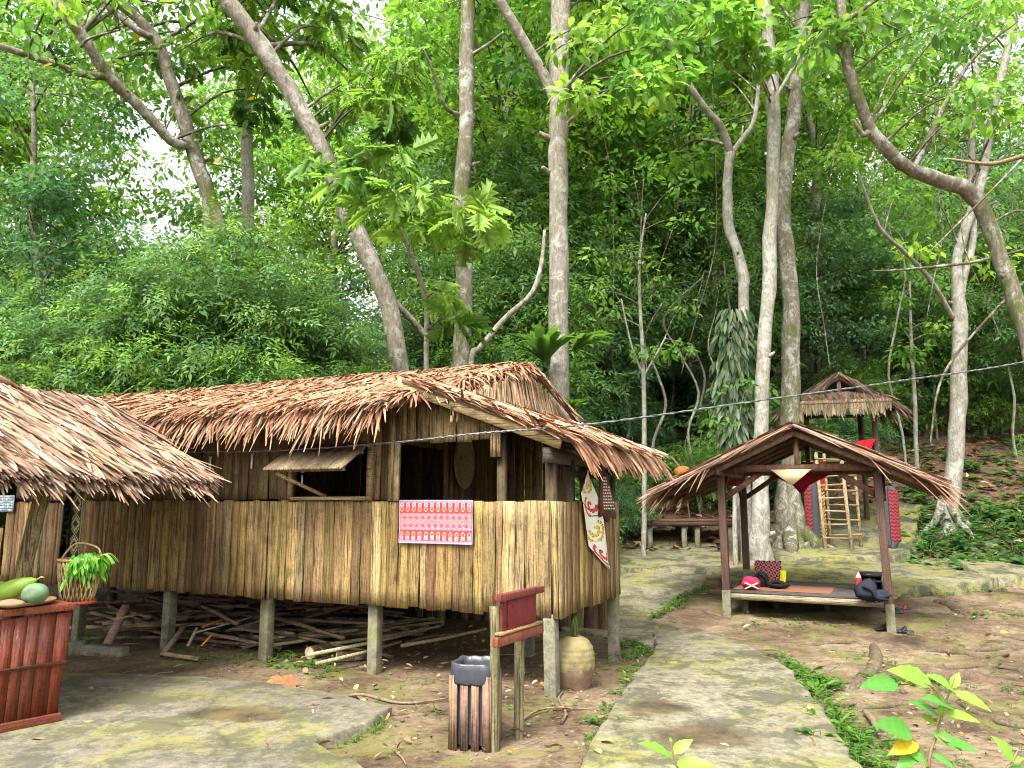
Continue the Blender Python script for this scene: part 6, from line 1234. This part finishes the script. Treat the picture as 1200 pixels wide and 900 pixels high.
# ------------------------------------------------------------------ ground plants, litter
def weeds(name, spots, mat, pal, L, shape='leaf', seed=3, n=7, group=None):
    mb = MB(); g = np.random.default_rng(seed); Pn = []; A = []; Nn = []; Ls = []
    for (p, s) in spots:
        k = max(3, int(n * (.7 + .6 * g.random())))
        a = g.uniform(0, 6.28, k); up = g.uniform(.15, 1.3, k)
        Pn.append(np.stack([p.x + .35 * s * np.cos(a) * g.random(k), p.y + .35 * s * np.sin(a) * g.random(k), p.z + s * .45 * up * g.uniform(.3, 1, k)], 1)); A.append(np.stack([np.cos(a), np.sin(a), up * .6 - .25], 1)); Nn.append(np.stack([-np.cos(a) * .5, -np.sin(a) * .5, np.ones(k)], 1) + g.normal(0, .25, (k, 3))); Ls.append(L * s / .14 * g.uniform(.5, 1.2, k))
    Pn, A, Nn, Ls = map(np.concatenate, (Pn, A, Nn, Ls)); n_ = len(Pn); add_leaves(mb, Pn, A, Nn, Ls, Ls * .5, np.asarray(pal)[g.integers(0, len(pal), n_)] * g.uniform(.7, 1.3, (n_, 1)), shape)
    for (p, s) in spots: mb.tube([p, p + Vector((0, 0, s * .5))], .003, 3, (.2, .3, .08), caps=False)
    return mb.build(name, mat, kind='stuff')
def along(pl, n, s=(.08, .16), jit=.06):
    pts = [GH(*q) for q in pl]; L_ = [(pts[i + 1] - pts[i]).length for i in range(len(pts) - 1)]; out = []
    for k in range(n):
        d = rt.uniform(0, sum(L_)); i = 0
        while d > L_[i] and i < len(L_) - 1: d -= L_[i]; i += 1
        p = pts[i].lerp(pts[i + 1], min(1, d / L_[i])); x, y = p.x + rt.gauss(0, jit), p.y + rt.gauss(0, jit); out.append((Vector((x, y, H(x, y))), rt.uniform(*s)))
    return out
def patch(x0, x1, y0, y1, n, s=(.06, .14)):
    o = []
    for k in range(n): p = GH(rt.uniform(x0, x1), rt.uniform(y0, y1)); o.append((p, rt.uniform(*s)))
    return o
WG = [(.10, .25, .035), (.14, .31, .05), (.07, .18, .03), (.18, .34, .06)]
sp_ = along([(915, 768), (950, 800), (975, 835), (1000, 870), (1020, 905)], 105, (.05, .17), .05) + along([(955, 800), (985, 806)], 24) + along([(985, 850), (1050, 905)], 50, (.08, .16), .1)
sp_ += along([(762, 728), (800, 703), (826, 688)], 90, (.06, .14), .05) + along([(690, 885), (708, 850), (735, 805), (760, 775)], 60, (.05, .12), .05)
sp_ += patch(715, 760, 757, 790, 40, (.06, .14)) + along([(720, 760), (745, 757), (764, 768)], 30, (.06, .13), .05) + along([(200, 772), (300, 776), (400, 782)], 34, (.05, .12), .12) + patch(305, 400, 760, 800, 34, (.06, .13)) + along([(90, 756), (110, 762)], 12, (.1, .18))
sp_ += along([(870, 738), (900, 730), (1000, 735), (1035, 735)], 26, (.05, .12), .1) + along([(880, 700), (1040, 700), (1120, 697), (1175, 690)], 60, (.05, .12), .06) + patch(870, 925, 632, 650, 36, (.12, .24)) + patch(845, 900, 625, 652, 30, (.1, .22))
sp_ += along([(1090, 718), (1140, 722), (1210, 720)], 26, (.05, .1), .1) + along([(1020, 795), (1060, 800), (1110, 800)], 26, (.06, .12), .08) + patch(1060, 1200, 790, 815, 22, (.05, .1)) + patch(420, 700, 770, 870, 40, (.04, .08)) + along([(455, 842), (430, 862), (385, 880)], 24, (.03, .07), .03) + patch(990, 1200, 740, 900, 60, (.04, .09)) + along([(715, 660), (850, 655)], 26, (.06, .12), .08) + along([(1040, 655), (1085, 640)], 20, (.08, .16), .08) + along([(720, 678), (735, 683)], 10)
weeds('weeds', sp_, M['leaf'], [tuple(.8 * k for k in c) for c in WG], .085)
weeds('hillside_plants', patch(1062, 1210, 596, 670, 120, (.14, .3)) + patch(1040, 1210, 470, 600, 90, (.2, .34)) + patch(680, 940, 500, 600, 150, (.2, .4)) + patch(700, 760, 600, 640, 30, (.15, .3)), M['leaf_dull'], DG + [(.06, .17, .04), (.08, .2, .05)], .13, 'leaf', 5, 11)
# individual leafy plants on the slope right of the lookout
pl0 = None
for i, (px, py, s) in enumerate(((1090, 655, 1.0), (1110, 640, 1.2), (1135, 648, 1.0), (1078, 640, .9), (1165, 632, 1.1), (1188, 655, 1.0), (1120, 622, 1.1), (1095, 618, 1.0), (1150, 612, 1.1), (1195, 620, 1.2))):
    p = GH(px, py)
    if pl0 is None:
        pl0 = thing('leafy_plant', '', 'plant', p, 0); mb = MB(); n = 60; a = RNG.uniform(0, 6.28, n); up = RNG.uniform(-.1, 1.1, n); rr = RNG.uniform(.05, .28, n)
        add_leaves(mb, np.stack([rr * np.cos(a), rr * np.sin(a), .08 + .3 * up * RNG.uniform(.5, 1, n)], 1), np.stack([np.cos(a), np.sin(a), up * .4 - .2], 1), np.stack([-.4 * np.cos(a), -.4 * np.sin(a), np.ones(n)], 1) + RNG.normal(0, .2, (n, 3)), RNG.uniform(.14, .26, n), RNG.uniform(.06, .1, n), pick([(.05, .16, .05), (.08, .21, .07), (.11, .25, .06)], n), 'leaf'); mb.build('leaves', M['leaf'], pl0)
        mb = MB()
        for k in range(8): t_ = k * .785; mb.tube(crom([(0, 0, -.05), (.06 * math.cos(t_), .06 * math.sin(t_), .2), (.2 * math.cos(t_), .2 * math.sin(t_), .32)], 3), .006, 4, (.15, .25, .08), caps=False)
        mb.build('stem', M['leaf'], pl0); o = pl0
    else: o = dup(pl0, p, rt.uniform(0, 6), s)
    o['label'] = 'low broad leaved plant on the leaf strewn slope right of the lookout'; o['group'] = 'low leafy plants on the slope'
# fallen leaves
def litter_mesh(name, pts, pal, L, seed, lift=.012):
    g = np.random.default_rng(seed); n = len(pts); Pn = np.array([(p.x, p.y, p.z + lift + g.uniform(0, .03)) for p in pts]); A = g.normal(0, 1, (n, 3)) * np.array((1, 1, .18)); mb = MB()
    Ls = g.uniform(*L, n); add_leaves(mb, Pn, A, np.array((0, 0, 1.)) + g.normal(0, .35, (n, 3)), Ls, Ls * g.uniform(.35, .6, n), np.asarray(pal)[g.integers(0, len(pal), n)] * g.uniform(.6, 1.3, (n, 1)), 'leaf'); return mb.build(name, M['dry'], kind='stuff')
BP = [(.24, .125, .065), (.30, .17, .095), (.17, .09, .05), (.36, .23, .14), (.2, .1, .055), (.12, .07, .045)]
pts = [];
for k in range(5200):
    y = 15.2 + 13 * rt.random() ** 1.6; x = rt.uniform(1.2, min(15, .72 * y + 1)) if rt.random() < .85 else rt.uniform(-1, 3)
    if y < 16.6 and not (x > 7.6 or x < 5.0) : continue
    if y < 16 and x < 7.4: continue
    n_ = (mnoise.noise(Vector((x * .55, y * .55, 0))) * .035) * (1 + 2.2 * sstep(16, 26, y)); pts.append(Vector((x, y, H(x, y) + n_ + .02)))
litter_mesh('leaf_litter', pts, BP, (.12, .3), 8)
pts = [GH(rt.uniform(-60, 720), rt.uniform(745, 895)) for k in range(230)] + [GH(rt.uniform(700, 1210), rt.uniform(690, 895)) for k in range(110)] + [HF.w(rt.uniform(-6, 0), rt.uniform(.1, 2.8), 0) for k in range(300)] + [GH(rt.uniform(700, 860), rt.uniform(620, 690)) for k in range(60)]
litter_mesh('fallen_leaves', pts, [(.2, .11, .055), (.28, .18, .08), (.14, .08, .045), (.36, .27, .14), (.32, .18, .04)], (.04, .11), 9, .03)
pts = [GH(rt.uniform(-60, 1210), rt.uniform(695, 898)) for k in range(1500)] + [HF.w(rt.uniform(-6.2, .3), rt.uniform(-.5, 2.8), 0) for k in range(900)]
litter_mesh('leaf_crumbs', pts, [(.14, .085, .045), (.2, .14, .07), (.1, .06, .035), (.3, .22, .12), (.07, .05, .03)], (.012, .045), 19, .02)
mb = MB()
for k in range(260):
    p = GH(rt.uniform(-40, 1210), rt.uniform(700, 898)); s_ = rt.uniform(.006, .02); mb.blob((p.x, p.y, p.z + .01), (s_, s_ * rt.uniform(.6, 1), s_ * .6), np.array((.2, .17, .13)) * rt.uniform(.5, 1.3), 6, 4, k, .3)
mb.build('pebbles', M['clay'], kind='stuff')
mb = MB()
for k in range(240):
    p = GH(rt.uniform(-40, 1210), rt.uniform(690, 890)) if k < 170 else HF.w(rt.uniform(-6, 0), rt.uniform(-.2, 2.6)); a_ = rt.uniform(0, 6.28); l_ = rt.uniform(.05, .28); e_ = Vector((math.cos(a_), math.sin(a_), 0)) * l_; f_ = Vector((-e_.y, e_.x, 0)) * rt.uniform(-.2, .2); z_ = Vector((0, 0, .03)); r_ = rt.uniform(.002, .005); mb.tube([p + z_, p + z_ + e_ * .5 + f_, p + z_ + e_], [r_, r_, r_ * .5], 4, np.array((.19, .14, .09)) * rt.uniform(.5, 1.4), caps=False)
mb.build('twig_litter', M['dry'], kind='stuff')
# ------------------------------------------------------------------ young plants right before the camera
def young(name, lab, stems, leaves_, col):
    base = P(*stems[0][0]); base = Vector((base.x, base.y, H(base.x, base.y))); t = thing(name, lab, 'plant', base)
    mb = MB()
    for s in stems:
        pts = [P(*q) - base for q in s]
        if s is stems[0]: pts = [Vector((0, 0, -.05)), pts[0].lerp(Vector((0, 0, 0)), .5)] + pts
        c = crom(pts, 5); mb.tube(c, lerpl([.007, .006, .004, .0025], len(c)), 6, (.20, .13, .07))
    mb.build('stem', M['skin'], t, smooth=True)
    mb = MB()
    for (x0, y0, x1, y1, Y, dY, w_, kind) in leaves_:
        A, B = P(x0, y0, Y) - base, P(x1, y1, Y + dY) - base; d = B - A; L_ = d.length
        side = d.cross(Vector((0, 0, 1))).normalized(); up = (Vector((0, -.55, .85)) + Vector((rt.gauss(0, .2), rt.gauss(0, .2), 0))); V = []; m_ = 10
        sd = d.cross(up).normalized(); nn = sd.cross(d).normalized(); cc = np.array(col if kind == 0 else (.60, .40, .03) if kind == 2 else (.26, .52, .06)) * rt.uniform(.85, 1.15)
        for i in range(m_ + 1):
            f_ = i / m_; wd = .9 * L_ * w_ * (math.sin(math.pi * f_ ** .75) ** .9) * (1 + .10 * (i % 2)) if 0 < f_ < 1 else .0005
            c = A + d * f_ + nn * (L_ * .05 * math.sin(math.pi * f_) - L_ * .08 * f_ ** 2)
            for s in (-1, -.5, 0, .5, 1): V.append(c + sd * wd * s + nn * (abs(s) * wd * .16 + L_ * .006 * (i % 2)))
        mb.add(V, [(i * 5 + j, i * 5 + j + 1, i * 5 + j + 6, i * 5 + j + 5) for i in range(m_) for j in range(4)], [cc * (1.03 if i % 2 else .97) * (.95 if j in (0, 3) else 1.03) for i in range(m_) for j in range(4)])
    mb.build('leaves', M['leaf_bright'], t, smooth=True)
young('leafy_sapling', 'young sapling with big bright green leaves at the bottom right', [[(1088, 905, 2.75), (1098, 860, 2.75), (1108, 825, 2.75), (1119, 792, 2.75)], [(1098, 860, 2.75), (1108, 868, 2.72), (1114, 870, 2.7)], [(1088, 900, 2.75), (1074, 872, 2.75), (1066, 858, 2.75)], [(1108, 825, 2.75), (1090, 803, 2.78), (1056, 801, 2.76)]],
 [(1052, 802, 1009, 803, 2.75, -.04, .24, 0), (1092, 802, 1042, 783, 2.8, -.03, .24, 1), (1120, 812, 1087, 789, 2.75, -.03, .24, 1), (1116, 806, 1124, 788, 2.75, 0, .3, 1), (1117, 811, 1163, 832, 2.75, -.06, .22, 1), (1118, 831, 1081, 816, 2.75, -.03, .24, 0), (1103, 843, 1066, 820, 2.75, -.03, .26, 0), (1109, 836, 1149, 845, 2.75, -.04, .24, 1), (1069, 861, 1026, 847, 2.75, -.05, .25, 0), (1092, 858, 1129, 879, 2.75, -.03, .25, 0), (1110, 868, 1147, 881, 2.75, -.04, .24, 0), (1076, 870, 1042, 883, 2.75, -.03, .24, 2), (1062, 876, 1088, 898, 2.75, -.03, .25, 0), (1092, 884, 1122, 902, 2.75, -.03, .25, 0), (1102, 838, 1104, 822, 2.75, 0, .28, 1), (1074, 884, 1050, 902, 2.75, -.03, .24, 0), (1096, 848, 1078, 838, 2.75, 0, .28, 1), (1085, 888, 1068, 872, 2.75, 0, .26, 0)], (.11, .33, .05))
young('leafy_sapling', 'small seedling with two bright leaves at the right bottom corner', [[(1180, 915, 2.7), (1186, 895, 2.7), (1190, 885, 2.7), (1194, 878, 2.7)]], [(1188, 893, 1164, 862, 2.7, 0, .24, 1), (1186, 892, 1200, 888, 2.7, 0, .3, 1), (1184, 905, 1215, 905, 2.7, 0, .3, 0), (1180, 908, 1160, 912, 2.7, 0, .3, 0)], (.14, .4, .06))
young('leafy_sapling', 'small bright sprout at the bottom edge on the path', [[(798, 925, 2.6), (794, 900, 2.6), (788, 880, 2.6), (786, 868, 2.6)]], [(790, 890, 749, 868, 2.6, -.05, .2, 1), (788, 882, 812, 866, 2.6, 0, .24, 1), (792, 895, 840, 898, 2.6, -.05, .2, 1), (787, 870, 785, 864, 2.6, 0, .3, 1), (795, 905, 760, 910, 2.6, 0, .2, 0), (796, 908, 826, 915, 2.6, 0, .2, 0)], (.16, .42, .06))
bpy.context.view_layer.update()
